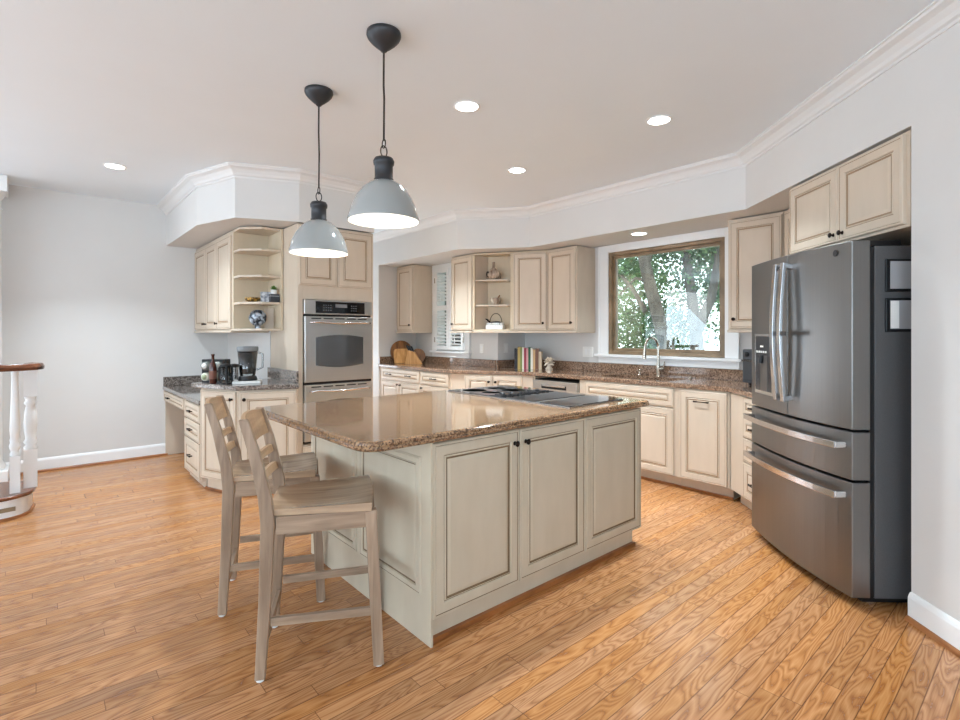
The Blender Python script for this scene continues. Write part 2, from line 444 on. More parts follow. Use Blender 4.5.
# crown mouldings
crown = [(0, ZC - .10), (.008, ZC - .10), (.010, ZC - .086), (.022, ZC - .078), (.030, ZC - .06), (.05, ZC - .036), (.078, ZC - .022), (.082, ZC - .010), (.09, ZC - .008), (.09, ZC), (0, ZC)]
cr = MB().sweep([sn(-4.6, 1.93), (4.19, 1.661), (4.19, 3.98), (3.67, 4.62), (3.67, 8.0)], crown)
CROWN = mat('crown_paint', (222, 221, 219), .5)
struct('trim_3', cr, CROWN)
struct('trim_4', MB().sweep([(1.09, 6.549), (1.09, 5.13), (1.26, 4.58), (1.73, 4.39), (2.462, 4.39), (2.462, 8.0)], [(-a, z) for a, z in crown][::-1]), CROWN)
# baseboards with oak shoe
bb = [(0, 0), (.016, 0), (.016, .105), (.012, .118), (.006, .128), (0, .13)]
sh = [(.016, 0), (.032, 0), (.030, .012), (.024, .019), (.016, .021)]
def baseboard(name, path, side=1):
    pr = [(a * side, z) for a, z in bb]; ps = [(a * side, z) for a, z in sh]
    o = struct(name, MB().sweep(path, pr), TRIMW)
    MB().sweep(path, ps).build('shoe_moulding', SHOE, o)
baseboard('baseboard_right', [sn(-4.6, 1.93), sn(SW, 1.93)], 1)
baseboard('baseboard_left', [(-5.0, 6.55), (1.10, 6.55)], -1)
baseboard('baseboard_nook', [(3.67, 8.0), (3.67, 6.44)], -1)
baseboard('baseboard_passage', [(2.46, 8.0), (2.46, 5.12)], 1)

# rooms behind the camera: walls with tall glazed openings
def wall_open(name, x0, x1, y0, y1, holes, along, z0=.25, z1=2.45):
    m = MB(); a0, a1 = (x0, x1) if along == 'x' else (y0, y1); cur = a0
    def bx(a, b, za, zb):
        if along == 'x': m.box(a, b, y0, y1, za, zb)
        else: m.box(x0, x1, a, b, za, zb)
    for h0_, h1_ in holes:
        bx(cur, h0_, 0, ZC); bx(h0_, h1_, 0, z0); bx(h0_, h1_, z1, ZC); cur = h1_
    bx(cur, a1, 0, ZC)
    return struct(name, m, WALL)
wall_open('wall_rear', -5.2, -5.0, -4.2, 6.7, [(-.9, .5), (.9, 2.3), (2.7, 4.1)], 'y')
wall_open('wall_side', -5.0, -1.0, -4.2, -4.0, [(-4.7, -3.4), (-3.1, -1.6)], 'x')
k = 3
for a, b in [(-.9, .5), (.9, 2.3), (2.7, 4.1)]:
    fr = MB()
    for y in (a, (a + b) / 2 - .03, b - .06): fr.box(-5.12, -5.06, y, y + .06, .25, 2.45)
    for z in (.25, 1.32, 2.39): fr.box(-5.12, -5.06, a, b, z, z + .06)
    struct('window_%d' % k, fr, TRIMW); k += 1
for a, b in [(-4.7, -3.4), (-3.1, -1.6)]:
    fr = MB()
    for x in (a, (a + b) / 2 - .03, b - .06): fr.box(x, x + .06, -4.12, -4.06, .25, 2.45)
    for z in (.25, 1.32, 2.39): fr.box(a, b, -4.12, -4.06, z, z + .06)
    struct('window_%d' % k, fr, TRIMW); k += 1

# ---- picture window over the sink
wd = MB()
def ring(mb, y0, y1, z0, z1, w_, xa, xb, mi=0):
    mb.box(xa, xb, y0, y0 + w_, z0, z1, mi).box(xa, xb, y1 - w_, y1, z0, z1, mi).box(xa, xb, y0 + w_, y1 - w_, z0, z0 + w_, mi).box(xa, xb, y0 + w_, y1 - w_, z1 - w_, z1, mi)
    return mb
ring(wd, WY0, WY1, WZ0, WZ1, .036, 4.765, 4.87); ring(wd, WY0 + .036, WY1 - .036, WZ0 + .036, WZ1 - .036, .030, 4.80, 4.85)
win = struct('window_1', wd, WINW, bevel=.003)
MB().box(4.822, 4.828, WY0 + .06, WY1 - .06, WZ0 + .06, WZ1 - .06).build('window_pane', GLASS, win)
cs = MB()
cs.box(4.755, 4.779, WY0 - .13, WY0 - .002, 1.1135, ZS - .002).box(4.755, 4.779, WY1 + .002, WY1 + .13, 1.1135, ZS - .002).box(4.755, 4.779, WY0 - .002, WY1 + .002, WZ1 + .002, ZS - .002)
cs.box(4.745, 4.755, WY0 - .13, WY0 - .11, 1.115, ZS - .03).box(4.745, 4.755, WY1 + .11, WY1 + .13, 1.115, ZS - .03)
cs.build('window_casing', TRIMW, win, bevel=.002)
MB().box(4.715, 4.779, WY0 - .16, WY1 + .16, 1.085, 1.113).box(4.755, 4.779, WY0 - .13, WY1 + .13, 1.016, 1.085).build('window_sill', TRIMW, win, bevel=.004)

# ---- shuttered window
wd = MB(); ring(wd, SY0, SY1, SZ0, SZ1, .03, 4.31, 4.44)
win2 = struct('window_2', wd, TRIMW, bevel=.002)
MB().box(4.40, 4.406, SY0 + .03, SY1 - .03, SZ0 + .03, SZ1 - .03).build('window_pane', GLASS, win2)
cs = MB().box(4.275, 4.299, SY0 - .10, SY0, 1.1005, ZS - .002).box(4.275, 4.299, SY1, SY1 + .09, 1.1005, ZS - .002).box(4.275, 4.299, SY0, SY1, SZ1, ZS - .002)
cs.build('window_casing', TRIMW, win2, bevel=.002)
MB().box(4.24, 4.299, SY0 - .12, SY1 + .11, 1.075, 1.10).box(4.275, 4.299, SY0 - .1, SY1 + .09, 1.016, 1.075).build('window_sill', TRIMW, win2, bevel=.003)
mid = (SY0 + SY1) / 2
for a, b in ((SY0 + .005, mid - .003), (mid + .003, SY1 - .005)):
    fr = MB(); ring(fr, a, b, SZ0 - .02, SZ1 + .02, .05, 4.255, 4.283); fr.box(4.255, 4.283, a + .05, b - .05, 1.66, 1.73)
    p = fr.build('shutter_panel', TRIMW, win2, bevel=.002)
    lv = MB()
    z = SZ0 + .055
    while z < SZ1 - .05:
        if not 1.63 < z < 1.76: lv.bar((4.269, a + .052, z), (4.269, b - .052, z), .058, .008, up=(.32, 0, .95))
        z += .047
    lv.build('louvres', TRIMW, p)
    rd = MB().box(4.228, 4.236, (a + b) / 2 - .005, (a + b) / 2 + .005, SZ0 + .06, 1.64).box(4.228, 4.236, (a + b) / 2 - .005, (a + b) / 2 + .005, 1.75, SZ1 - .06); rd.build('tilt_rod', TRIMW, p)
    yy = b - .002 if b > mid + .1 else a - .004
    MB().box(4.249, 4.256, yy - .004, yy + .01, 1.22, 1.29).box(4.249, 4.256, yy - .004, yy + .01, 2.05, 2.12).build('hinge', NICKEL, p)

# ------------------------------------------------------------------ cabinetry
T = .02
def door_mesh(x0, x1, z0, z1, stile=.055):
    """raised-panel front; front face at y=-T, back at y=0"""
    mb = MB()
    sx = min(stile, (x1 - x0) * .25, (z1 - z0) * .27)
    k = sx / .055
    rings = [(0, 0), (0, -T + .004), (.004, -T), (.012 * k, -T), (.0145 * k, -T + .002), (.017 * k, -T), (sx, -T), (sx + .004 * k, -T + .006), (sx + .0065 * k, -T + .006), (sx + .013 * k, -T + .0015), (sx + .022 * k, -T + .0045), (sx + .038 * k, -T + .0005), (sx + .042 * k, -T + .0005)]
    glz = {3, 7, 9}
    vs = []
    for i, y in rings: vs += [(x0 + i, y, z0 + i), (x1 - i, y, z0 + i), (x1 - i, y, z1 - i), (x0 + i, y, z1 - i)]
    b = 0
    for j in range(len(rings) - 1):
        mi = 1 if j in glz else 0
        mb.add(vs[j * 4:(j + 2) * 4], [(a, (a + 1) % 4, 4 + (a + 1) % 4, 4 + a) for a in range(4)], mi)
    mb.add(vs[-4:], [(0, 1, 2, 3)], 0); mb.add(vs[:4], [(3, 2, 1, 0)], 0)
    return mb
def knob(parent, x, z, loc=(0, 0, 0)):
    MB().lathe([(.0, -T - .027), (.009, -T - .0265), (.0145, -T - .022), (.0145, -T - .019), (.007, -T - .014), (.006, -T - .006), (.011, -T)], x, z, 16, axis='y').build('knob', BRONZE, parent)
def pull(parent, x, z, ln=.1):
    m = MB().tube([(x - ln / 2, -T, z), (x - ln / 2, -T - .022, z)], .0055, 8).tube([(x + ln / 2, -T, z), (x + ln / 2, -T - .022, z)], .0055, 8)
    m.tube([(x - ln / 2 - .012, -T - .024, z), (x - ln / 4, -T - .03, z), (x + ln / 4, -T - .03, z), (x + ln / 2 + .012, -T - .024, z)], [.008, .0045, .0045, .008], 8)
    m.build('pull_handle', BRONZE, parent)
def front(parent, kind, x0, x1, z0, z1, mats, kn=None, loc=(0, 0, 0), rz=0, g=.0025):
    o = door_mesh(x0 + g, x1 - g, z0 + g, z1 - g).build(kind, mats, parent, loc=loc, rz=rz, weld=True)
    if kn:
        if kn[0] == 'k': knob(o, kn[1], kn[2])
        else: pull(o, *kn[1:])
    return o
CM = [CREAM, GLAZE]; IM = [OLIVE, GLAZEI]
def cabinet(name, label, loc, rz, w_, d_, z0, z1, fronts, mats=CM, toe=0, shoe=False, recess=.07, group=None, cat='cabinet', hollow=False):
    t = thing(name, label, cat, (loc[0], loc[1], 0), rz, group)
    b = MB().box(0, w_, 0, d_, z0 + toe, .66 if hollow else z1)
    if hollow: b.box(0, w_, 0, .06, .66, z1)
    if toe: b.box(0, w_, recess, d_, z0, z0 + toe)
    b.build('cabinet_box', mats[0], t, bevel=.001)
    if shoe: MB().box(0, w_, recess - .018, recess - .0005, 0, .02).build('shoe_moulding', SHOE, t)
    for fr in fronts: front(t, fr[0], fr[1], fr[2], fr[3], fr[4], mats, fr[5] if len(fr) > 5 else None)
    return t

# --- island
IX0, IX1, IY0, IY1 = 1.267, 2.90, 1.80, 3.03
isl = thing('kitchen_island', 'large cream glazed kitchen island with raised panel doors in the middle of the room', 'kitchen island', (IX0, IY0, 0))
WI, DI = IX1 - IX0, IY1 - IY0
MB().box(.013, WI, 0, DI, .105, .874).box(.013, WI - .05, .016, DI - .03, 0, .105).build('cabinet_box', OLIVE, isl, bevel=.001)
MB().box(0, .0125, -.021, DI, 0, .874).build('end_panel', OLIVE, isl, bevel=.0015)
MB().box(.014, WI - .045, -.004, .0155, 0, .024).build('shoe_moulding', SHOE, isl)
d1, d2, d3 = .013, .538, 1.060
front(isl, 'door', d1, d2, .11, .868, IM, ('k', d2 - .035, .80))
front(isl, 'door', d2, d3, .11, .868, IM, ('k', d2 + .042, .80))
front(isl, 'end_door', d3, WI, .11, .868, IM)
for y0, y1 in ((.05, .60), (.64, 1.19)):   # framed panels on the seating end (facing -x)
    pm = door_mesh(0, y1 - y0, .20, .80, .03); o = pm.build('side_panel', IM, isl, loc=(.013, y1, 0), rz=R(-90), weld=True)
TOPZ = .914
top = rounded([(.94, 1.755), (2.965, 1.755), (2.965, 3.09), (.94, 3.09)], [.10, .02, .02, .10])
edge = lambda z1, t=.04: [(.012, z1 - t), (.004, z1 - t + .004), (0, z1 - t + .010), (0, z1 - t + .018), (.005, z1 - t + .021), (.004, z1 - .014), (.007, z1 - .006), (.013, z1 - .0015), (.02, z1)]
ct = MB().slab(top, edge(TOPZ)).build('island_countertop', GRAN)
tag(ct, 'polished brown speckled granite countertop with rounded corners on the kitchen island', 'countertop')

# --- cooktop set across the right end of the island
CK = (2.29, 1.86)
ck = thing('cooktop', 'black glass and steel cooktop with downdraft vent set into the island countertop', 'cooktop', (CK[0], CK[1], TOPZ))
MB().box(0, .53, 0, 1.14, 0, .006).build('steel_trim', STEEL, ck, bevel=.001)
MB().box(.004, .526, .70, 1.134, .006, .009).build('glass_panel', BLKGLASS, ck, bevel=.001)
MB().box(.004, .526, .295, .56, .006, .010).build('griddle_panel', BLKGLASS, ck, bevel=.001)
MB().box(.004, .526, .006, .235, .006, .010).build('glass_panel', BLKGLASS, ck, bevel=.001)
vt = MB().box(.004, .526, .575, .685, .006, .012)
for i in range(11): vt.box(.04 + i * .042, .066 + i * .042, .585, .675, .012, .018)
vt.build('vent_grille', BLACK, ck, bevel=.001)
for i in range(5):
    MB().lathe([(.016, .006), (.016, .022), (.012, .028), (0, .028)], .07 + i * .085, .63, 14).build('knob', BLACK, ck)
for (x, y, r) in ((.14, .82, .07), (.36, .82, .09), (.14, 1.0, .09), (.36, 1.0, .07)):
    MB().lathe([(r, .0091), (r, .0096), (r - .002, .0096), (r - .002, .0091)], x, y, 36).build('burner_ring', STEEL, ck)

# --- sink wall base run, facing -x
RZW = R(-90)
FX = 4.17; WD = 4.78 - FX
def wy(y): return (FX, y)
cabinet('sink_base_cabinet', 'wide cream base cabinet under the sink with false drawer above double doors', wy(3.22), RZW, 1.01, WD - .01, 0, .872,
        [('drawer_front', .03, .98, .70, .862), ('door', .03, .505, .11, .692), ('door', .505, .98, .11, .692)], toe=.105, shoe=True, hollow=True)
cabinet('base_cabinet', 'cream pull-out base cabinet with bar handle between the sink cabinet and corner', wy(2.208), RZW, .435, WD - .01, 0, .872,
        [('door', .02, .42, .11, .862, ('p', .22, .775, .10))], toe=.105, shoe=True)
dwz = thing('dishwasher', 'stainless steel dishwasher left of the sink cabinet', 'dishwasher', (FX, 3.90, 0), RZW)
MB().box(.03, .64, 0, .57, .11, .845).build('dishwasher_body', SHADOWGAP, dwz)
MB().box(.035, .635, -.045, -.001, .12, .835).build('dishwasher_door', STEELH, dwz, bevel=.004)
MB().box(.16, .50, -.049, -.0455, .752, .792).build('recessed_handle', BLACK, dwz, bevel=.002)
MB().box(.17, .49, -.056, -.0495, .775, .795).build('handle_lip', STEELB, dwz, bevel=.002)
MB().box(.64, .68, -.003, .5, .105, .872).build('filler_strip', CREAM, dwz); MB().box(0, .03, -.003, .5, .105, .872).build('filler_strip', CREAM, dwz)
MB().box(0, .68, .06, .3, 0, .104).build('toe_kick', CREAM, dwz)

# corner drawer bank beside the fridge
pA = sn(4.13, 1.85); RZF = R(-133)
t = thing('drawer_cabinet', 'angled cream drawer base cabinet tucked between the sink run and refrigerator', 'cabinet', (pA[0], pA[1], 0), RZF)
MB().box(.0, .62, 0, .55, .105, .872).box(.0, .62, .07, .5, 0, .105).build('cabinet_box', CREAM, t, bevel=.001)
MB().box(.005, .215, -.012, 0, .11, .866).build('filler_panel', CREAM, t, bevel=.002)
for z0, z1 in ((.11, .38), (.385, .56), (.565, .72), (.725, .866)):
    front(t, 'drawer', .22, .615, z0, z1, CM, ('p', .42, (z0 + z1) / 2, .09))

# book corner base cabinet (diagonal) and nook base run
ax, ay = 3.69, 4.75; bx_, by_ = 4.17, 3.91
dl = math.hypot(bx_ - ax, by_ - ay); da = math.atan2(by_ - ay, bx_ - ax)
t = thing('corner_base_cabinet', 'cream diagonal corner base cabinet with two small doors below the books', 'cabinet', (ax, ay, 0), da)
body = [(0, 0), (dl, 0), (dl - .02, .25), (.43, .44), (.25, .43)]
MB().prism(body, .105, .872).prism([(.05, .07), (dl - .03, .07), (dl - .05, .25), (.42, .42), (.26, .42)], 0, .105).build('cabinet_box', CREAM, t, bevel=.001)
front(t, 'drawer_front', .16, .50, .74, .866, CM); front(t, 'drawer_front', .50, .85, .74, .866, CM)
for ch in [c for c in COL.objects if c.parent == t and c.name.startswith('drawer_front')]:
    bpy.data.objects.remove(ch)
front(t, 'door', .16, .50, .11, .866, CM, ('k', .46, .79)); front(t, 'door', .50, .85, .11, .866, CM, ('k', .54, .79))
cabinet('base_cabinet', 'cream base cabinet with one wide two-handle drawer over double doors near the knife block', (3.69, 6.418), RZW, 1.02, .60, 0, .872,
        [('drawer', .06, 1.01, .70, .862), ('door', .06, .535, .11, .692, ('k', .50, .655)), ('door', .535, 1.01, .11, .692, ('k', .57, .655))], toe=.105)
lastd = [o for o in COL.objects if o.name.startswith('drawer') and o.parent and o.parent.name.startswith('base_cabinet')][-1]
pull(lastd, .29, .785, .09); pull(lastd, .77, .785, .09)
cabinet('base_cabinet', 'cream base cabinet with single drawer and door under the shuttered window', (3.69, 5.397), RZW, .645, .60, 0, .872,
        [('drawer', .01, .60, .70, .862, ('p', .31, .785, .09)), ('door', .01, .60, .11, .692, ('k', .05, .655))], toe=.105)

# L-shaped granite counter with a sink cut-out
CP = [(3.66, 6.417), (3.66, 4.745), (4.145, 3.90), (4.145, 1.775), sn(3.515, 1.82), sn(3.515, 2.655), (4.777, 1.245), (4.777, 4.616), (4.297, 4.616), (4.297, 6.417)]
cnt = MB().slab(CP, [(.006, .874), (0, .880), (0, .904), (.004, .911), (.010, .914)]).build('countertop', GRANB)
tag(cnt, 'long brown granite countertop running from the nook past the sink to the fridge', 'countertop')
cut = MB().slab(rounded([(4.27, 2.33), (4.64, 2.33), (4.64, 3.10), (4.27, 3.10)], [.06] * 4, 5), [(0, .8), (0, 1.0)]).build('sink_cut', GRANB)
md = cnt.modifiers.new('cut', 'BOOLEAN'); md.object = cut; md.operation = 'DIFFERENCE'; md.solver = 'EXACT'
bpy.context.view_layer.update()
dg = bpy.context.evaluated_depsgraph_get()
nm = bpy.data.meshes.new_from_object(cnt.evaluated_get(dg)); cnt.modifiers.clear(); cnt.data = nm
bpy.data.objects.remove(cut)
sp_ = MB().box(3.672, 4.276, 6.392, 6.414, .9145, 1.014).box(4.276, 4.296, 4.64, 6.414, .9145, 1.014).box(4.276, 4.776, 4.594, 4.614, .9145, 1.014).box(4.756, 4.776, 1.28, 4.594, .9145, 1.014)
sp_.build('backsplash', GRANB, cnt, bevel=.002)
sk = MB(); inn = rounded([(4.275, 2.335), (4.635, 2.335), (4.635, 3.095), (4.275, 3.095)], [.06] * 4, 5)
sk.slab(inn, [(.0, .872), (.01, .70), (.05, .69)][::-1])
sk.f = [f_ for i, f_ in enumerate(sk.f) if i != 1]; sk.m = sk.m[:len(sk.f)]; sk.sm = sk.sm[:len(sk.f)]
tag(sk.build('sink', STEEL), 'undermount stainless sink basin below the faucet', 'sink')

# --- upper cabinets, window wall and corner
UZ0, UZ1 = 1.37, 2.30
def rail(parent, x0, x1, d_):
    MB().box(x0, x1, -.024, d_, UZ0 - .022, UZ0 - .0005).build('light_rail', CREAM, parent, bevel=.004)
c = cabinet('wall_cabinet', 'cream wall cabinet with side panel facing the picture window', (4.45, 3.935), RZW, .418, .328, UZ0, UZ1, [('door', .01, .408, UZ0 + .01, UZ1 - .02, ('k', .355, UZ0 + .09))])
rail(c, 0, .42, .327)
c = cabinet('wall_cabinet', 'cream wall cabinet between the picture window and the fridge cabinet', (4.45, 1.905), RZW, .425, .328, UZ0, UZ1, [('door', .015, .42, UZ0 + .01, UZ1 - .02, ('k', .055, UZ0 + .09))])
rail(c, 0, .425, .327)
p = sn(4.11, 2.245)
c = cabinet('wall_cabinet', 'narrow cream corner wall cabinet half hidden behind the refrigerator top', p, RZF, .62, .40, UZ0, UZ1, [('door', .03, .60, UZ0 + .01, UZ1 - .02)])
c = cabinet('wall_cabinet', 'cream wall cabinet hanging alone above the knife block in the nook', (3.97, 6.415), RZW, .435, .328, UZ0, UZ1, [('door', .02, .42, UZ0 + .01, UZ1 - .02, ('k', .365, UZ0 + .09))])
rail(c, 0, .437, .327)
# corner group: single door, open shelves, door
UA = (3.97, 5.115)
c = cabinet('wall_cabinet', 'narrow cream wall cabinet right of the shuttered window', UA, RZW, .413, .328, UZ0, UZ1, [('door', .005, .405, UZ0 + .01, UZ1 - .02, ('k', .04, UZ0 + .09))])
rail(c, 0, .413, .327)
dl = math.hypot(.48, .765); da = math.atan2(-.765, .48)
c = thing('corner_shelf_cabinet', 'open cream corner shelf unit holding crockery beside a tall door', 'shelf', (3.97, 4.70, 0), da)
hw = .50
bk = MB()
bk.box(0, .018, 0, .222, UZ0, UZ1).box(hw - .04, hw, 0, .222, UZ0, UZ1)
bk.box(.018, hw - .04, .205, .222, UZ0, UZ1).box(0.0, dl, 0, .222, UZ1 - .018, UZ1).box(0, dl, 0, .222, UZ0, UZ0 + .02)
bk.build('shelf_carcass', INNER, c, bevel=.001)
for z in (1.684, 1.985):
    MB().prism([(.019, .03), (.05, .01), (hw - .08, .01), (hw - .041, .03), (hw - .041, .204), (.019, .204)], z - .018, z).build('shelf', CREAM, c, bevel=.002)
MB().box(hw + .001, dl, .001, .40, UZ0 + .021, UZ1 - .019).build('cabinet_box', CREAM, c)
front(c, 'door', hw - .005, dl - .01, UZ0 + .01, UZ1 - .02, CM, ('k', dl - .055, UZ0 + .09))
rail(c, 0, dl, .22)

# --- cabinet over the fridge
p = sn(3.462, 1.935)
c = cabinet('fridge_wall_cabinet', 'deep cream two-door wall cabinet above the stainless refrigerator', p, RZF, .985, .62, 1.842, 2.295,
            [('door', .016, .50, 1.855, 2.285, ('k', .462, 1.90)), ('door', .50, .966, 1.855, 2.285, ('k', .538, 1.90))])

# --- oven tower
TX0, TX1, TY = 1.722, 2.458, 4.405
t = thing('oven_cabinet', 'tall cream cabinet tower built around the stainless double wall oven', 'cabinet', (TX0, TY, 0))
W_ = TX1 - TX0
MB().box(0, W_, .03, .68, .105, 2.3).box(0, .045, 0, .03, .105, 2.3).box(W_ - .026, W_, 0, .03, .105, 2.3).box(.045, W_ - .026, 0, .03, 1.643, 2.3).box(.045, W_ - .026, 0, .03, .105, .36).box(0, W_, .08, .6, 0, .105).build('cabinet_box', CREAM, t, bevel=.001)
front(t, 'door', .004, .362, 1.762, 2.285, CM); front(t, 'door', .362, W_ - .012, 1.762, 2.285, CM)
front(t, 'drawer', .035, W_ - .01, .12, .35, CM, ('p', .37, .24, .1))
ov = thing('double_oven', 'stainless steel double wall oven with black control panel in the tall cabinet', 'oven', (TX0 + .047, TY - .001, 0))
OW = .660
MB().box(0, OW, 0, .025, .37, 1.64).build('oven_body', BLACK, ov)
MB().box(0, OW, -.03, -.0005, 1.51, 1.638).build('control_panel', STEELH, ov, bevel=.004)
dsp = MB().box(.10, OW - .08, -.034, -.0305, 1.522, 1.626)
d_o = dsp.build('display', BLKGLASS, ov, bevel=.002)
bt = MB()
for i in range(4):
    for j in range(3): bt.box(.17 + i * .022, .181 + i * .022, -.0355, -.0343, 1.545 + j * .022, 1.553 + j * .022)
for i in range(3):
    for j in range(3): bt.box(.44 + i * .022, .451 + i * .022, -.0355, -.0343, 1.545 + j * .022, 1.553 + j * .022)
bt.box(.285, .40, -.0355, -.0343, 1.575, 1.606)
bt.build('buttons', mat('panel_print', (120, 122, 124), .4), d_o)
def oven_door(z0, z1):
    o = MB().box(.002, OW - .002, -.036, -.0005, z0, z1).build('oven_door', STEELH, ov, bevel=.004)
    zc = (z0 + z1) / 2 - .02; hh = (z1 - z0) * .215
    pts = [(.10, zc - hh), (.10, zc + hh)] + [(.10 + (OW - .2) * i / 8, zc + hh + .022 * math.sin(math.pi * i / 8)) for i in range(1, 8)] + [(OW - .1, zc + hh), (OW - .1, zc - hh)] + [(OW - .1 - (OW - .2) * i / 8, zc - hh - .022 * math.sin(math.pi * i / 8)) for i in range(1, 8)]
    g_ = MB().prism(pts, 0, .004).xf(Matrix(((1, 0, 0, 0), (0, 0, 1, -.0405), (0, 1, 0, 0), (0, 0, 0, 1))))
    g_.build('oven_window', OVGLASS, o)
    zt = z1 - .055
    hd = MB().tube([(.05, -.036, zt), (.05, -.075, zt), (.09, -.083, zt + .005), (OW / 2, -.09, zt - .006), (OW - .09, -.083, zt + .005), (OW - .05, -.075, zt), (OW - .05, -.036, zt)], .011, 10)
    hd.build('oven_handle', STEELB, o)
    sl = MB()
    for i in range(5): sl.box(.06 + i * .112, .15 + i * .112, -.0375, -.0362, z1 - .024, z1 - .014)
    sl.build('vent_slots', BLACK, o)
oven_door(.91, 1.492); oven_door(.39, .885)
MB().box(.003, OW - .003, -.02, -.0005, .887, .908).build('vent_strip', BLACK, ov)

# --- left run: desk, angled base, uppers
c = cabinet('desk_drawer_cabinet', 'cream three-drawer cabinet under the low desk top by left wall', (1.08, 5.50), RZW, .60, .62, 0, .722,
            [('drawer', .015, .59, .56, .715, ('p', .30, .64, .075)), ('drawer', .015, .59, .385, .555, ('p', .30, .475, .075)), ('drawer', .015, .59, .07, .38, ('p', .30, .24, .075))], toe=.06, recess=.03)
c = cabinet('desk_apron_drawer', 'shallow cream pencil drawer with side panel over the desk knee space', (1.08, 6.547), RZW, 1.046, .60, .60, .722,
            [('drawer', .03, 1.0, .605, .715, ('p', .33, .66, .075))])
MB().box(0, .02, 0, .60, .002, .599).build('side_panel', CREAM, c)
MB().box(.02, 1.04, .57, .598, .002, .599).build('back_panel', CREAM, c)
dk = MB().slab([(1.055, 4.90), (1.718, 4.90), (1.718, 6.547), (1.055, 6.547)], [(.004, .723), (0, .728), (0, .752), (.006, .76)]).build('desk', GRANL)
tag(dk, 'low grey granite desk top against the left wall, below counter height', 'desk')
MB().box(1.06, 1.717, 6.525, 6.546, .7605, .862).box(1.697, 1.717, 4.95, 6.525, .7605, .862).build('backsplash', GRANL, dk, bevel=.002)
P0, P1, P2, P3 = (1.075, 4.895), (1.245, 4.452), (1.668, 4.285), (1.719, 4.40)
t = thing('angled_base_cabinet', 'cream faceted base cabinet with two tall doors below the blender', 'cabinet', (P0[0], P0[1], 0))
def rel(p): return (p[0] - P0[0], p[1] - P0[1])
pg = [rel(P0), rel(P1), rel(P2), rel((1.719, 4.40)), rel((1.719, 4.895))]
MB().prism(pg, .10, .872).prism(offset(pg[::1] if area2(pg) > 0 else pg[::-1], .03), 0, .10).build('cabinet_box', CREAM, t, bevel=.001)
for (a, b, kn) in ((P0, P1, 'r'), (P1, P2, 'l')):
    ln = math.hypot(b[0] - a[0], b[1] - a[1]); an = math.atan2(b[1] - a[1], b[0] - a[0])
    front(t, 'door', .012, ln - .006, .11, .862, CM, ('k', ln - .045 if kn == 'r' else .05, .80), loc=rel(a) + (0,), rz=an)
    sh_ = MB().box(.02, ln - .01, -.004, .014, 0, .02); sh_.build('shoe_moulding', SHOE, t, loc=(rel(a)[0] + .022 * -math.sin(an), rel(a)[1] + .022 * math.cos(an), 0), rz=an)
cp = [(1.015, 4.99), (1.035, 4.90), (1.222, 4.43), (1.672, 4.252), (1.719, 4.35), (1.719, 4.99)]
cl = MB().slab(cp, [(.006, .874), (0, .880), (0, .904), (.004, .911), (.010, .914)]).build('countertop', GRANL)
tag(cl, 'small faceted grey granite countertop carrying the blender beside the oven tower', 'countertop')
MB().box(1.697, 1.718, 4.37, 5.10, .9145, 1.014).build('backsplash', GRANL, cl, bevel=.002)
c = thing('wall_cabinet', 'long cream three-door wall cabinet above the desk on the left', 'cabinet', (1.385, 6.547, 0), RZW)
MB().box(0, 1.44, 0, .333, UZ0, UZ1).build('cabinet_box', CREAM, c, bevel=.001)
front(c, 'door', .02, .50, UZ0 + .01, UZ1 - .04, CM, ('k', .46, UZ0 + .07)); front(c, 'door', .50, .93, UZ0 + .01, UZ1 - .04, CM, ('k', .54, UZ0 + .07)); front(c, 'door', .93, 1.42, UZ0 + .01, UZ1 - .04, CM, ('k', .97, UZ0 + .07))
MB().box(0, 1.44, -.02, .33, UZ0 - .022, UZ0 - .0005).build('light_rail', CREAM, c, bevel=.004)
S0 = (1.385, 5.105)
c = thing('open_shelf_unit', 'open cream display shelves with clipped corners between desk cabinet and oven tower', 'shelf', (S0[0], S0[1], 0))
def rs(x, y): return (x - S0[0], y - S0[1])
shp = [rs(1.385, 4.90), rs(1.53, 4.755), rs(1.712, 4.755), rs(1.712, 5.10), rs(1.385, 5.10)]
MB().box(*(rs(1.385, 0)[0], rs(1.718, 0)[0]), -.02, -.001, UZ0, UZ1).box(rs(1.7, 0)[0], rs(1.718, 0)[0], rs(0, 4.74)[1], -.02, UZ0, UZ1).build('shelf_carcass', INNER, c, bevel=.001)
for nm_, z in (('shelf', 1.625), ('shelf', 1.868), ('shelf', 2.105), ('top_board', 2.30), ('bottom_board', 1.385)):
    MB().prism([(x, min(y, -.021)) if x < .31 else (min(x, .314), min(y, -.021)) for x, y in shp], z - .02, z).build(nm_, CREAM, c, bevel=.002)

# ------------------------------------------------------------------ refrigerator
fo = sn(3.50, 1.665)
fr = thing('refrigerator', 'tall stainless french door refrigerator with dark sides in the wall recess', 'refrigerator', (fo[0], fo[1], 0), RZF)
FW = .95
def fcurve(x): return .055 * (2 * x / FW - 1) ** 2 * (1 if x > FW / 2 else .6)
def panel(x0, x1, z0, z1, name, parent=fr, back=.142, mt=STEEL):
    n_ = 12; pts = [(x0 + (x1 - x0) * i / n_, fcurve(x0 + (x1 - x0) * i / n_)) for i in range(n_ + 1)]
    return MB().prism(pts + [(x1, back), (x0, back)], z0, z1).build(name, mt, parent, bevel=.004)
MB().box(.008, FW - .012, .168, .80, .045, 1.765).build('fridge_body', FRSIDE, fr, bevel=.003)
MB().box(.02, FW - .03, .12, .70, .02, .0445).build('toe_grille', BLACK, fr)
MB().box(.012, FW - .016, .1425, .1675, .05, 1.76).build('door_gasket', BLACK, fr)
for x in (.08, FW - .09): MB().lathe([(.02, 0), (.02, .02)], x, .2, 14).build('foot', WHITE, fr)
xm = .488
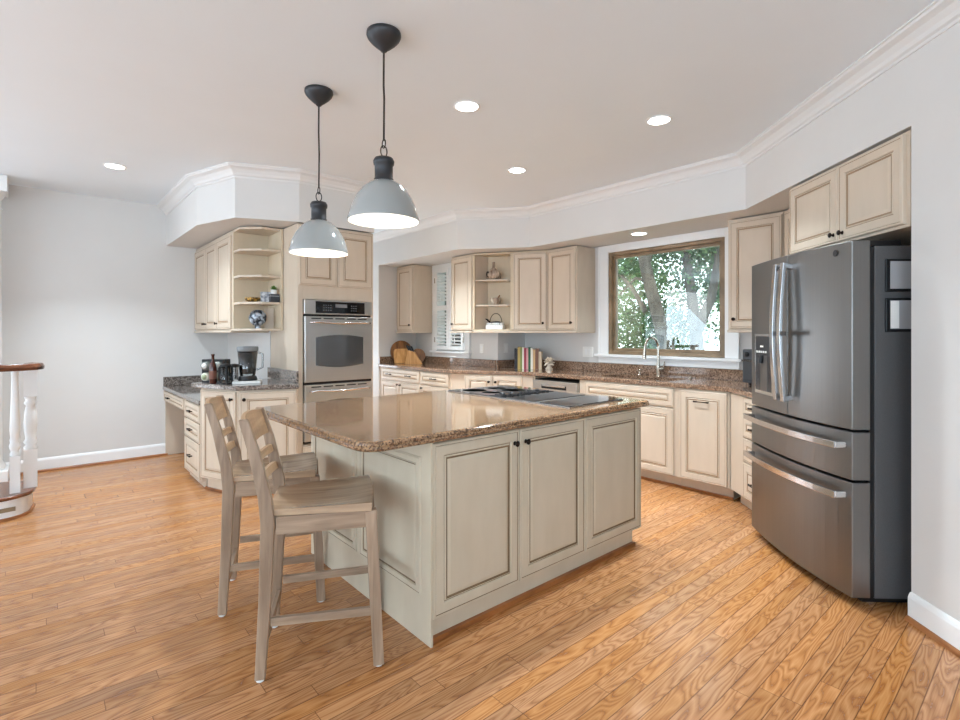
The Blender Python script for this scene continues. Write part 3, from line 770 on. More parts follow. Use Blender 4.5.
ld = panel(.003, xm - .003, .868, 1.79, 'left_door'); rdr = panel(xm + .003, FW - .003, .868, 1.79, 'right_door')
mdw = panel(.003, FW - .003, .622, .856, 'middle_drawer'); fz = panel(.003, FW - .003, .05, .61, 'freezer_drawer')
MB().box(.01, .12, .06, .30, 1.766, 1.795).box(FW - .13, FW - .02, .06, .30, 1.766, 1.795).build('hinge_cover', BLACK, fr, bevel=.004)
MB().box(.45, .56, .16, .5, 1.7655, 1.785).build('top_cover', BLACK, fr)
for (o_, x) in ((ld, xm - .038), (rdr, xm + .038)):
    y0 = fcurve(x); pts = []
    for i in range(13):
        tt = i / 12; z = .95 + .79 * tt; pts.append((x, y0 - .045 - .022 * math.sin(math.pi * tt), z))
    h = MB(); 
    h.ribbon(pts, .034, .018, up=(0, 1, 0))
    h.bar((x, y0 + .002, .975), (x, y0 - .045, .965), .034, .03, up=(0, 0, 1)).bar((x, y0 + .002, 1.715), (x, y0 - .045, 1.725), .034, .03, up=(0, 0, 1))
    h.build('door_handle', STEELB, o_, bevel=.003)
MB().box(xm - .06, xm + .11, fcurve(xm) - .074, fcurve(xm) - .070, 1.325, 1.35).build('handle_strap', DARKM, rdr, bevel=.001)
for (o_, z) in ((mdw, .79), (fz, .545)):
    pts = [(.03 + (FW - .06) * i / 14, fcurve(.03 + (FW - .06) * i / 14) - .055, z) for i in range(15)]
    h = MB()
    h.ribbon(pts, .018, .034, up=(0, 0, 1))
    for x in (.045, FW - .045): h.bar((x, fcurve(x) + .002, z), (x, fcurve(x) - .055, z), .035, .03)
    h.build('drawer_handle', STEELB, o_, bevel=.003)
# water dispenser in the left door
ds = MB(); x0, x1 = .07, .33
def yq(x): return fcurve(x) - .003
for (a, b, z0, z1) in ((x0, x1, .955, .975), (x0, x1, 1.32, 1.335), (x0, x0 + .016, .975, 1.32), (x1 - .016, x1, .975, 1.32)):
    ds.add([(a, yq(a), z0), (b, yq(b), z0), (b, yq(b), z1), (a, yq(a), z1), (a, yq(a) + .012, z0), (b, yq(b) + .012, z0), (b, yq(b) + .012, z1), (a, yq(a) + .012, z1)],
           [(0, 1, 2, 3), (7, 6, 5, 4), (0, 4, 5, 1), (1, 5, 6, 2), (2, 6, 7, 3), (3, 7, 4, 0)])
d_ = ds.build('dispenser_frame', STEELB, ld)
def quad(mb, a, b, z0, z1, o_): mb.add([(a, fcurve(a) + o_, z0), (b, fcurve(b) + o_, z0), (b, fcurve(b) + o_, z1), (a, fcurve(a) + o_, z1), (a, fcurve(a) + o_ + .004, z0), (b, fcurve(b) + o_ + .004, z0), (b, fcurve(b) + o_ + .004, z1), (a, fcurve(a) + o_ + .004, z1)], [(0, 1, 2, 3), (7, 6, 5, 4), (0, 4, 5, 1), (1, 5, 6, 2), (2, 6, 7, 3), (3, 7, 4, 0)]); return mb
quad(MB(), x0 + .016, x1 - .016, 1.20, 1.32, -.0022).build('dispenser_panel', DARKM, ld)
quad(MB(), x0 + .016, x1 - .016, .975, 1.20, -.0015).build('dispenser_recess', mat('dispenser_dark', (58, 58, 60), .25, .3), ld)
m_ = MB()
for i in range(5): quad(m_, x0 + .03 + i * .032, x0 + .046 + i * .032, 1.215, 1.228, -.004)
quad(m_, x0 + .09, x0 + .13, 1.25, 1.262, -.004); m_.build('dispenser_buttons', WHITE, ld)
MB().tube([(.18, fcurve(.18) - .004, 1.2), (.18, fcurve(.18) - .012, 1.15)], .012, 10).build('dispenser_nozzle', BLACK, ld)
MB().lathe([(.017, -.002), (.017, .001), (.013, .0015)], .885 - .03, 1.742, 20, axis='y').build('round_badge', DARKM, rdr, loc=(0, fcurve(.855) - .001, 0))
# magnetic pockets on the visible side
for z0, z1 in ((1.54, 1.70), (1.345, 1.51)):
    t = thing('magnetic_pocket', 'black framed clear pocket on the fridge side, %s of the two' % ('upper' if z0 > 1.5 else 'lower'), 'holder', (fo[0], fo[1], 0), RZF, group='magnetic pockets on the side of the refrigerator')
    MB().box(FW - .0118, FW - .004, .215, .46, z0, z1).build('pocket_frame', BLACK, t, bevel=.003)
    MB().box(FW - .0038, FW - .001, .235, .44, z0 + .015, z1 - .012).build('paper', mat('grey_sheet_%d' % (z0 * 100), (168, 168, 170), .3), t)
    if z0 < 1.5: MB().box(FW - .0008, FW, .235, .275, z0 + .018, z1 - .015).build('white_strip', WHITE, t)

# ------------------------------------------------------------------ bar stools
def make_stool(label):
    t = thing('bar_stool', label, 'stool', group='ladder back counter stools at the island')
    HW, HD = .20, .22            # half width (y), half depth (x); front is +x
    SZ = .625
    for s_ in (-1, 1):
        fl = MB().bar((HD - .0, s_ * HW, .006), (HD - .03, s_ * (HW - .02), SZ - .001), .042, .042, up=(1, 0, 0), w2=.046, d2=.046)
        o = fl.build('leg', OAKST, t, bevel=.003)
        MB().lathe([(.016, 0), (.016, .006)], HD, s_ * HW, 12).build('foot_pad', WHITE, o)
        yb = s_ * (HW - .012); path = [(-HD - .008, .0065), (-HD + .008, .30), (-HD + .018, .60), (-HD + .008, .70), (-HD - .032, .88), (-HD - .070, 1.005)]
        ww = [.038, .046, .052, .05, .042, .034]
        bl = MB(); vs = []
        for (x, z), w_ in zip(path, ww):
            yy = yb - s_ * (.012 if z > .3 else .012 * z / .3)
            vs += [(x - w_ / 2, yy - .014, z), (x + w_ / 2, yy - .014, z), (x + w_ / 2, yy + .014, z), (x - w_ / 2, yy + .014, z)]
        fs = [(3, 2, 1, 0), (20, 21, 22, 23)] + [(j * 4 + a, j * 4 + (a + 1) % 4, j * 4 + 4 + (a + 1) % 4, j * 4 + 4 + a) for j in range(5) for a in range(4)]
        o = bl.add(vs, fs).build('back_leg', OAKST, t, bevel=.004)
        MB().lathe([(.015, 0), (.015, .0065)], -HD - .008, yb, 12).build('foot_pad', WHITE, o)
    # seat: scooped board
    m = MB(); nx, ny = 12, 12; vs = []
    for lay in (0, 1):
        for i in range(nx + 1):
            for j in range(ny + 1):
                u, v = i / nx * 2 - 1, j / ny * 2 - 1
                x = u * .20 - .012; y = v * (.192 + .018 * u)
                x += .012 * (1 - v * v) * (1 if u > 0 else 0) * max(0, u)
                z = SZ + .028 - (.016 * max(0, 1 - u * u) * max(0, 1 - (v) ** 4) if lay else 0) + (.006 * u if lay else 0)
                if not lay: z = SZ
                vs.append((x + .005, y, z))
    A = (nx + 1) * (ny + 1)
    for i in range(nx):
        for j in range(ny):
            a = i * (ny + 1) + j; q = (a, a + 1, a + ny + 2, a + ny + 1); m.add([], []); 
            m.f.append(list(q)); m.m.append(0); m.sm.append(False); m.f.append([A + k_ for k_ in q[::-1]]); m.m.append(0); m.sm.append(True)
    bd = [i * (ny + 1) for i in range(nx + 1)] + [nx * (ny + 1) + j for j in range(1, ny + 1)] + [i * (ny + 1) + ny for i in range(nx - 1, -1, -1)] + [j for j in range(ny - 1, 0, -1)]
    m.v = vs
    for i in range(len(bd)):
        a, b = bd[i], bd[(i + 1) % len(bd)]; m.f.append([a, b, A + b, A + a]); m.m.append(0); m.sm.append(False)
    m.build('seat', OAKSEAT, t, bevel=.002)
    ap = MB().box(-.17, .172, -.192, -.172, .555, SZ - .001).box(-.17, .172, .172, .192, .555, SZ - .001).box(.172, .192, -.17, .17, .555, SZ - .001).box(-.20, -.18, -.165, .165, .555, SZ - .001)
    ap.build('apron', OAKH, t, bevel=.002)
    # back rails, bowed backwards
    def rail_(z0, z1, x0, bow, peak=0):
        r_ = MB(); n_ = 10; vs = []
        for i in range(n_ + 1):
            v = i / n_ * 2 - 1; y = v * .170; xb = x0 - bow * (1 - v * v); zt = z1 + peak * (1 - v * v)
            sl = -.30
            vs += [(xb - .009, y, z0), (xb + .009, y, z0), (xb + .009 + sl * (zt - z0), y, zt), (xb - .009 + sl * (zt - z0), y, zt)]
        fs = [(3, 2, 1, 0), tuple(n_ * 4 + a for a in range(4))] + [(j * 4 + a, j * 4 + (a + 1) % 4, j * 4 + 4 + (a + 1) % 4, j * 4 + 4 + a) for j in range(n_) for a in range(4)]
        return r_.add(vs, fs)
    rail_(.892, .998, -HD - .036, .022, .012).build('top_rail', OAKV, t, bevel=.003)
    rail_(.806, .838, -HD - .014, .022).build('back_slat', OAKV, t, bevel=.003)
    rail_(.728, .760, -HD + .004, .02).build('back_slat', OAKV, t, bevel=.003)
    for s_ in (-1, 1): MB().bar((-HD + .03, s_ * (HW - .024), .215), (HD - .02, s_ * (HW - .012), .215), .02, .032).build('stretcher', OAKH, t, bevel=.002)
    MB().bar((HD - .016, -(HW - .025), .30), (HD - .016, HW - .025, .30), .02, .032).build('stretcher', OAKH, t, bevel=.002)
    MB().bar((-HD + .012, -(HW - .035), .16), (-HD + .012, HW - .035, .16), .02, .032).build('stretcher', OAKH, t, bevel=.002)
    return t
st1 = make_stool('grey washed oak ladder back stool nearest the camera at the island')
st1.location = (.942, 2.11, 0); st1.rotation_euler = (0, 0, R(-27))
st2 = copy_tree(st1); st2.location = (.950, 2.725, 0); st2.rotation_euler = (0, 0, R(-22))
st2['label'] = 'grey washed oak ladder back stool farther from the camera, behind the first one'

# ------------------------------------------------------------------ pendants
def make_pendant(z_rim, label):
    t = thing('pendant_light', label, 'pendant lamp', (0, 0, 0), group='enamel pendant lamps over the island')
    MB().lathe([(0, 2.654), (.013, 2.655), (.018, 2.662), (.038, 2.678), (.060, 2.698), (.075, 2.716), (.080, 2.728), (.079, ZC - .001), (0, ZC - .001)][::1], 0, 0, 32).build('canopy', DARKM, t)
    H = .196; z0 = z_rim
    prof = [(.165, z0), (.166, z0 + .006), (.160, z0 + .03), (.149, z0 + .07), (.130, z0 + .11), (.102, z0 + .15), (.068, z0 + .178), (.043, z0 + H - .008)]
    inner = [(r - .0025, z - .001) for r, z in prof][::-1]
    sh_ = MB().lathe(prof, 0, 0, 48); sh_.f.pop(); sh_.m.pop(); sh_.sm.pop(); sh_.f.pop(); sh_.m.pop(); sh_.sm.pop()
    s_o = sh_.build('lamp_shade', WHITEG, t)
    si = MB().lathe(inner, 0, 0, 48); 
    for _ in range(2): si.f.pop(); si.m.pop(); si.sm.pop()
    si.build('shade_lining', WHITEIN, s_o)
    cp_ = MB().lathe([(.046, z0 + H - .010), (.046, z0 + H + .0), (.042, z0 + H + .004), (.042, z0 + H + .064), (.047, z0 + H + .068), (.049, z0 + H + .084), (.042, z0 + H + .098), (.014, z0 + H + .106), (.0, z0 + H + .106)], 0, 0, 28)
    cp_.build('socket_cap', DARKM, t)
    for i in range(8):
        a = i * math.pi / 4; MB().lathe([(.003, z0 + H - .008), (0, z0 + H - .003)], .043 * math.cos(a), .043 * math.sin(a), 6).build('rivet', CHROME, t) if i < 0 else None
    zr = z0 + H + .131
    pts = [(.017 * math.cos(a), 0, zr + .026 * math.sin(a)) for a in [2 * math.pi * i / 20 for i in range(21)]]
    MB().tube(pts, .003, 8).build('ring', BLACK, t)
    pts = [(0, .015 * math.cos(a), zr + .036 + .02 * math.sin(a)) for a in [2 * math.pi * i / 20 for i in range(21)]]
    MB().tube(pts, .0028, 8).build('chain_link', BLACK, t)
    MB().tube([(0, 0, zr + .05), (.003, .002, zr + .25), (-.001, 0, 2.5), (0, 0, 2.655)], .0048, 8).build('cable', BLACK, t)
    MB().lathe([(0, z0 + .055), (.02, z0 + .06), (.03, z0 + .08), (.03, z0 + .10), (.02, z0 + .13), (.014, z0 + .15), (.014, z0 + H - .01)], 0, 0, 20).build('bulb', mat('lit_bulb_%d' % (z_rim * 1000), (255, 250, 240), .5, emit=(255, 250, 238), estr=32), t)
    return t
for (x, y, zr, lab) in ((1.238, 2.850, 1.802, 'grey white enamel dome pendant farther left over the stools'), (1.230, 2.104, 1.862, 'larger looking enamel dome pendant nearest the camera over the island')):
    p_ = make_pendant(zr, lab); p_.location = (x, y, 0)

# ------------------------------------------------------------------ recessed lights
EM = mat('recessed_lamp', (255, 255, 250), .5, emit=(255, 252, 245), estr=14)
def can(x, y, z, label, power=21):
    t = thing('recessed_light', label, 'ceiling light', (x, y, z), group='recessed ceiling lights')
    MB().lathe([(.082, -.001), (.082, -.005), (.07, -.007), (.068, -.001)], 0, 0, 36).build('trim_ring', TRIMW, t)
    MB().lathe([(.067, -.001), (.067, -.0035), (0, -.0035)], 0, 0, 36).build('lens', EM, t)
    d = bpy.data.lights.new('downlight', 'AREA'); d.shape = 'DISK'; d.size = .13; d.energy = power; d.color = (.80, .92, 1); d.spread = R(105)
    o = bpy.data.objects.new('downlight', d); COL.objects.link(o); o.location = (0, 0, -.012); o.parent = t
can(2.012, 2.441, ZC, 'round recessed ceiling light between the near pendant and the fridge')
can(3.097, 1.772, ZC, 'round recessed ceiling light on the right, nearest the crown moulding')
can(3.121, 3.112, ZC, 'round recessed ceiling light right of the near pendant, farther back')
can(.502, 5.246, ZC, 'round recessed ceiling light at far left above the open floor')
can(3.0, 4.75, ZC, 'round recessed ceiling light behind the near pendant, closest to the shuttered nook', 34)
can(4.42, 2.74, ZS, 'round recessed light in the soffit over the sink window', 4)

# ------------------------------------------------------------------ faucet and sink things
fa = thing('faucet', 'brushed nickel gooseneck pull-down faucet behind the sink', 'faucet', (4.68, 2.685, .9145))
MB().lathe([(.028, 0), (.028, .006), (.02, .012), (.019, .1), (.014, .14)], 0, 0, 20).build('faucet_body', NICKEL, fa)
pts = [(0, 0, .13), (0, 0, .28)] + [(-.09 + .09 * math.cos(math.pi * i / 12), .04 * (i / 12), .295 + .09 * math.sin(math.pi * i / 12)) for i in range(13)] + [(-.182, .041, .25)]
MB().tube(pts, .0125, 12).build('gooseneck', NICKEL, fa)
MB().tube([(-.182, .041, .265), (-.186, .043, .175)], [.014, .019], 14).build('spray_head', NICKEL, fa)
MB().tube([(0, -.015, .075), (0, -.055, .08)], .017, 12).tube([(0, -.055, .08), (-.005, -.068, .15)], [.008, .005], 10).build('lever_handle', NICKEL, fa)
sd = thing('soap_dispenser', 'small brushed nickel soap dispenser left of the faucet', 'soap dispenser', (4.69, 2.90, .9145))
MB().lathe([(.02, 0), (.02, .006), (.011, .012), (.011, .03)], 0, 0, 16).build('base', NICKEL, sd)
MB().lathe([(.006, .03), (.006, .045), (.014, .046), (.014, .058), (0, .058)], 0, 0, 16).tube([(0, 0, .05), (-.05, 0, .052)], .005, 8).build('pump_head', NICKEL, sd)
tg = MB().lathe([(.018, 0), (.018, .006), (.012, .01), (.012, .02), (0, .02)], 4.69, 2.36, 16).xf(Matrix.Translation((0, 0, .9145))).build('sink_button', NICKEL)
tag(tg, 'round nickel sink air switch on the counter right of the faucet', 'button')

# toaster oven by the fridge
to = (4.42, 1.78)
t = thing('toaster_oven', 'dark grey toaster oven on the counter partly behind the refrigerator', 'toaster oven', (to[0], to[1], .9145), R(-118))
MB().box(0, .38, 0, .30, .02, .295).build('oven_shell', mat('dark_grey_metal', (72, 74, 78), .4, .4), t, bevel=.01)
MB().box(.02, .36, -.008, -.0005, .04, .215).build('glass_door', BLACK, t, bevel=.003)
MB().tube([(.04, -.01, .205), (.04, -.035, .205), (.34, -.035, .205), (.34, -.01, .205)], .006, 8).build('door_handle', STEELB, t)
for x in (.06, .15, .24, .32): MB().lathe([(.0, -.022), (.018, -.02), (.02, -.0005)], x, .253, 16, axis='y').build('dial', BLACK, t)
for x in (.04, .34):
    for y in (.04, .26): MB().lathe([(.012, 0), (.012, .0195)], x, y, 10).build('foot', BLACK, t)

# books in the corner
cols = [((34, 34, 40), .20, .030, 0), ((176, 148, 84), .215, .024, 0), ((120, 132, 70), .21, .018, 0), ((226, 218, 200), .212, .016, 0), ((150, 52, 70), .205, .022, 0), ((206, 150, 150), .20, .018, 0), ((44, 92, 62), .212, .022, 0), ((226, 222, 208), .205, .020, 0), ((208, 168, 120), .19, .022, 0), ((120, 84, 66), .20, .032, 0), ((200, 178, 148), .17, .028, 0)]
names = ['thick black spined book at the left end of the counter row', 'tan spined cookbook beside the black one in the row', 'olive green spined book in the counter row', 'slim cream book left of the maroon one', 'maroon spined book near the middle of the counter row', 'pale pink spined book right of the maroon one', 'dark green spined book in the counter row', 'white spined book right of the dark green one', 'orange tan book toward the right of the row', 'thick brown book toward the right of the row', 'short beige book at the right end beside the ornament']
bd0 = Vector((4.34, 4.37)); dirb = Vector((math.cos(R(-52)), math.sin(R(-52)))); cur = 0.0
for (rgb, h, th_, _), lab in zip(cols, names):
    h *= 1.24; th_ *= 1.27
    t = thing('book', lab, 'book', (bd0.x + dirb.x * cur, bd0.y + dirb.y * cur, .9145), R(-52), group='cookbooks standing on the corner counter')
    MB().box(0, .003, 0, .15, 0, h).box(th_ - .003, th_ - .0002, 0, .15, 0, h).box(0, th_ - .0002, -.002, .002, 0, h).box(.001, th_ - .001, -.0026, -.002, h * .75, h * .8).build('cover', mat('cover', rgb, .5), t, bevel=.0008)
    MB().box(.0032, th_ - .0032, .0022, .146, .003, h - .004).build('pages', WHITE, t)
    cur += th_ + .0005
ox, oy = bd0.x + dirb.x * (cur + .055), bd0.y + dirb.y * (cur + .055)
fm = MB(); 
rnd = random.Random(3)
cz = .06
for i in range(15):
    a = i * 2.4; el = -0.7 + 2.0 * (i / 14)
    d = Vector((math.cos(a) * math.cos(el), math.sin(a) * math.cos(el), math.sin(el)))
    st = len(fm.v); s1 = d.cross(Vector((0, 0, 1))).normalized(); s2 = s1.cross(d)
    c0 = Vector((0, 0, cz)); tip = c0 + d * .058
    if tip.z < .012: tip.z = .012
    fm.add([c0, c0 + d * .035 + s1 * .024, tip, c0 + d * .035 - s1 * .024, c0 + d * .03 + s2 * .012, c0 + d * .04 - s2 * .008], [(0, 1, 4), (1, 2, 4), (2, 3, 4), (3, 0, 4), (1, 0, 5), (2, 1, 5), (3, 2, 5), (0, 3, 5)])
fm.lathe([(.03, 0), (.034, .008), (.018, .03), (.024, .05), (0, .07)], 0, 0, 14)
og = fm.build('leaf_ornament', mat('pale_shell', (226, 210, 190), .5), loc=(ox + .015, oy - .03, .9145))
og.scale = (1.35, 1.35, 1.35)
tag(og, 'pale petalled leaf ornament on the counter at the end of the books', 'ornament')

# cutting boards and knife block in the nook
def board_disc(name, label, cat, r, th_, mt, loc, lean, rz, shape='round'):
    if shape == 'round': m = MB().lathe([(r, 0), (r, th_)], 0, r, 40, axis='y', smooth=False)
    else: m = MB().prism(rounded([(-r, 0), (r, 0), (r, r * 1.7), (-r, r * 1.7)], [.01, .01, .05, .05]), 0, th_).xf(Matrix(((1, 0, 0, 0), (0, 0, 1, 0), (0, 1, 0, 0), (0, 0, 0, 1))))
    m.xf(Matrix.Rotation(lean, 4, 'X'))
    o = m.build(name, mt, loc=loc, rz=rz, bevel=.003); tag(o, label, cat); return o
board_disc('cutting_board', 'round walnut cutting board leaning behind the square one in the nook', 'cutting board', .165, .018, BOARDD, (3.97, 6.27, .9175), R(-11), R(-14))
board_disc('cutting_board', 'light square maple cutting board leaning in front of the round board', 'cutting board', .125, .02, BOARD, (3.93, 6.19, .918), R(-11), R(-14), 'sq')
board_disc('cutting_board', 'smaller round dark board peeking out right of the knife block', 'cutting board', .105, .016, BOARDD, (4.145, 6.14, .918), R(-10), R(-40))
kb = thing('knife_block', 'angled maple knife block full of black handled knives', 'knife block', (4.01, 6.02, .9145), R(-40))
MB().prism([(-.13, 0), (.11, 0), (.0, .17), (-.085, .195)], -.055, .055).xf(Matrix(((1, 0, 0, 0), (0, 0, 1, 0), (0, 1, 0, 0), (0, 0, 0, 1)))).build('block', BOARD, kb, bevel=.004)
for i in range(3):
    for j in range(3):
        a = Vector((-.075 + i * .03, -.035 + j * .033, .188 - i * .007)); MB().bar(a, a + Vector((-.035, 0, .075)), .012, .02, up=(1, 0, 0)).build('knife_handle', BLACK, kb, bevel=.002)

# crockery on the corner shelves (positions in the shelf's own frame turned to the room)
def shelfpt(x, y, z):
    c_, s_ = math.cos(da), math.sin(da)
    return (3.97 + x * c_ - y * s_, 4.70 + x * s_ + y * c_, z)
CERAM = vary(mat('striped_ceramic', (196, 176, 152), .35), 40, .2, (120, 92, 74), (216, 200, 180), (1, 1, .1))
v = thing('ceramic_jug', 'round striped ceramic jug with a narrow neck on the top corner shelf', 'jug', shelfpt(.23, .09, 1.9855))
MB().lathe([(.045, 0), (.075, .02), (.088, .06), (.078, .1), (.045, .13), (.02, .145), (.016, .19), (.02, .215), (.012, .215), (.012, .15)], 0, 0, 28).build('jug_body', CERAM, v)
for s_ in (-1, 1): MB().tube([(s_ * .08, 0, .085), (s_ * .105, 0, .09), (s_ * .112, 0, .06), (s_ * .105, 0, .03), (s_ * .08, 0, .03)], .007, 8).build('handle', BRONZE, v)
v = thing('mortar_bowl', 'pale ceramic mortar bowl with a dark pestle on the middle corner shelf', 'bowl', shelfpt(.25, .10, 1.6845))
MB().lathe([(.04, 0), (.045, .01), (.062, .04), (.068, .085), (.062, .085), (.05, .04), (0, .02)], 0, 0, 28).build('bowl', CERAM, v)
MB().tube([(.0, 0, .03), (.07, 0, .12)], [.012, .008], 10).build('pestle', BOARDD, v)
v = thing('egg_tray', 'white tray of small cups on the bottom corner shelf', 'tray', shelfpt(.26, .055, UZ0 + .0205), da)
MB().box(-.105, .105, -.05, .05, 0, .05).build('tray_box', WHITE, v, bevel=.004)
for i in range(6):
    for j in range(2): MB().lathe([(.008, .0505), (.014, .06), (.012, .075), (0, .08)], -.085 + i * .034, -.025 + j * .05, 10).build('egg', WHITE, v)
v = thing('wire_kettle', 'dark wire kettle with an arched handle behind the white tray', 'kettle', shelfpt(.24, .157, UZ0 + .0205), da)
MB().lathe([(.05, 0), (.075, .02), (.08, .06), (.055, .095), (0, .1)][:], 0, 0, 24).xf(Matrix.Scale(.5, 4, (0, 1, 0))).build('kettle_body', DARKM, v)
MB().tube([(.075 * math.cos(a), 0, .085 + .11 * math.sin(a)) for a in [math.pi * i / 12 for i in range(13)]], .004, 8).build('handle', BRONZE, v)
MB().tube([(-.06, 0, .07), (-.11, 0, .12), (-.13, 0, .13)], [.012, .008, .006], 8).build('spout', BRONZE, v)

# things on the left open shelves
z = 1.6255
v = thing('woven_bowl', 'small gold and black bowl on the third open shelf down', 'bowl', (1.50, 4.90, z))
MB().lathe([(.03, 0), (.06, .012), (.07, .04), (.064, .042), (.03, .012), (0, .01)], 0, 0, 20).build('bowl', vary(mat('gold_weave', (170, 128, 52), .4, .3), 60, .1, (60, 44, 24), (196, 150, 70)), v)
v = MB().box(-.045, .045, -.035, .035, 0, .085).box(-.048, .048, -.038, .038, .085, .095).build('gift_box', vary(mat('marble_box', (190, 194, 200), .35), 26, .12, (120, 126, 136), (220, 222, 226)), loc=(1.60, 4.85, z), rz=R(-10), bevel=.002)
tag(v, 'small grey marbled box on the open shelf beside the black box', 'box')
v = MB().box(-.04, .04, -.035, .035, 0, .075).box(-.041, .041, -.036, .036, .052, .06, 1).build('gift_box', [mat('charcoal_box', (52, 54, 60), .4), mat('box_band', (150, 152, 156), .4)], loc=(1.655, 4.80, z), rz=0, bevel=.002)
tag(v, 'charcoal box with pale band under the green plant', 'box')
v = thing('potted_succulent', 'little green succulent in a white pot on the charcoal box', 'plant', (1.655, 4.80, z + .0755))
MB().lathe([(.024, 0), (.03, .04), (.026, .04), (0, .036)], 0, 0, 18).build('pot', WHITE, v)
lf = MB(); rnd = random.Random(5)
for i in range(60):
    a, el = rnd.uniform(0, 6.28), rnd.uniform(.15, 1.5); d = Vector((math.cos(a) * math.cos(el), math.sin(a) * math.cos(el), math.sin(el))); s1 = d.cross(Vector((0, 0, 1))).normalized()
    c0 = Vector((0, 0, .036)); lf.add([c0, c0 + d * .025 + s1 * .008, c0 + d * .045, c0 + d * .025 - s1 * .008], [(0, 1, 2, 3)])
lf.build('leaves', leaf_mat('succulent_green', (60, 104, 52), (140, 176, 96)), v)
m = MB(); z = 1.3855
for i in range(20):
    a = i * 2.399; el = math.asin(-1 + 2 * (i + .5) / 20); d = Vector((math.cos(a) * math.cos(el), math.sin(a) * math.cos(el), math.sin(el)))
    s1 = d.cross(Vector((0, 0, 1))).normalized(); s2 = s1.cross(d); st = len(m.v)
    m.lathe([(.012, 0), (.02, .035), (.022, .052), (.01, .058), (0, .058)], 0, 0, 8, smooth=False)
    m.xf(Matrix((( s1.x, s2.x, d.x, 0), (s1.y, s2.y, d.y, 0), (s1.z, s2.z, d.z, .0755), (0, 0, 0, 1))), st)
m.lathe([(.02, 0), (.02, .02)], 0, 0, 8)
v = m.build('faceted_orb', vary(mat('blue_grey_stone', (80, 92, 108), .3, .2), 22, .06, (44, 50, 60), (186, 194, 204)), loc=(1.54, 4.89, z))
v.scale = (1.3, 1.3, 1.3)
tag(v, 'blue grey spiky faceted orb on the bottom open shelf', 'ornament')
v = MB().box(-.04, .04, -.008, .008, 0, .19).build('wooden_plaque', CREAM, loc=(1.655, 4.93, z), rz=R(-20), bevel=.002)
tag(v, 'cream upright plaque leaning at the back of the bottom open shelf', 'plaque')

# left counter: bottle rack, wine bottle, french press, canister, blender
ZC_ = .9145
rk = thing('bottle_rack', 'black square rack holding short round jars on the left counter', 'rack', (1.155, 4.86, ZC_), R(-48))
rf = MB().box(-.10, -.088, 0, .10, 0, .20).box(.088, .10, 0, .10, 0, .20).box(-.10, .10, .092, .10, 0, .20).box(-.088, .088, 0, .10, 0, .01).box(-.088, .088, 0, .10, .095, .103).box(-.088, .088, 0, .10, .19, .20).box(-.006, .006, 0, .10, .01, .19)
rf.build('rack_frame', BLACK, rk)
for i, (x, zz) in enumerate(((-.047, .052), (.047, .052), (-.047, .146), (.047, .146))):
    j = MB().lathe([(.0, -.045), (.03, -.044), (.036, -.036), (.036, .085), (0, .085)], x, zz, 24, axis='y').build('jar', mat('jar_%d' % i, ((206, 204, 190), (150, 158, 140), (120, 124, 120), (212, 214, 208))[i], .3), rk)
    MB().lathe([(.0, -.0475), (.024, -.047), (.024, -.0452)], x, zz, 20, axis='y').build('lid', mat('lid_%d' % i, ((150, 160, 128), (176, 178, 160), (220, 220, 216), (232, 232, 228))[i], .35), j)
wb_ = thing('wine_bottle', 'dark red brown bottle standing before the black rack on left counter', 'bottle', (1.135, 4.765, ZC_))
MB().lathe([(.027, 0), (.03, .006), (.03, .13), (.024, .165), (.012, .19), (.011, .235), (.014, .237), (.014, .25), (0, .25)], 0, 0, 20).build('bottle_glass', mat('dark_red_glass', (72, 34, 26), .12, coat=.5), wb_)
MB().lathe([(.0306, .04), (.0306, .11)], 0, 0, 20).build('bottle_label', mat('dark_label', (120, 76, 60), .5), wb_)
fp = thing('french_press', 'black framed glass french press between the rack and blender', 'french press', (1.205, 4.65, ZC_), R(-140))
MB().lathe([(.04, .012), (.042, .02), (.042, .15), (.039, .15), (.039, .02), (0, .016)], 0, 0, 24).build('glass_beaker', JAR, fp)
fmx = MB().lathe([(.045, 0), (.045, .012), (0, .012)], 0, 0, 24)
for i in range(4):
    a = math.pi / 4 + i * math.pi / 2; fmx.box(.044 * math.cos(a) - .006, .044 * math.cos(a) + .006, .044 * math.sin(a) - .006, .044 * math.sin(a) + .006, .0, .15)
fmx.lathe([(.046, .07), (.046, .08)], 0, 0, 24, smooth=False)
fmx.build('press_frame', BLACK, fp)
MB().lathe([(.045, .15), (.045, .162), (.015, .172), (.004, .174), (.004, .195), (.012, .2), (0, .212)], 0, 0, 24).build('lid', BLACK, fp)
MB().tube([(.045, 0, .14), (.085, 0, .14), (.085, 0, .04), (.045, 0, .03)], .007, 8).build('handle', BLACK, fp)
cn = thing('coffee_canister', 'steel canister with black lid just left of the blender', 'canister', (1.31, 4.80, ZC_))
MB().lathe([(.038, 0), (.038, .13)], 0, 0, 24).build('can', STEELB, cn)
MB().lathe([(.04, .1305), (.04, .155), (.01, .16), (0, .16)], 0, 0, 24).build('lid', BLACK, cn)
tr_ = MB().box(-.11, .11, -.09, .09, 0, .022).build('white_tray', WHITE, loc=(1.375, 4.63, ZC_), rz=R(-22), bevel=.004)
tag(tr_, 'flat white tray under the blender', 'tray')
bl_ = thing('blender', 'clear blender jar upside down on a black base by the oven tower', 'blender', (1.375, 4.63, ZC_ + .0225), R(-22))
MB().lathe([(.075, 0), (.078, .01), (.07, .035), (.06, .04), (0, .04)], 0, 0, 28).build('blender_base', BLACK, bl_)
MB().lathe([(.058, .0405), (.064, .06), (.082, .25), (.078, .25), (.06, .06), (.0, .05)], 0, 0, 32).build('blender_jar', JAR, bl_)
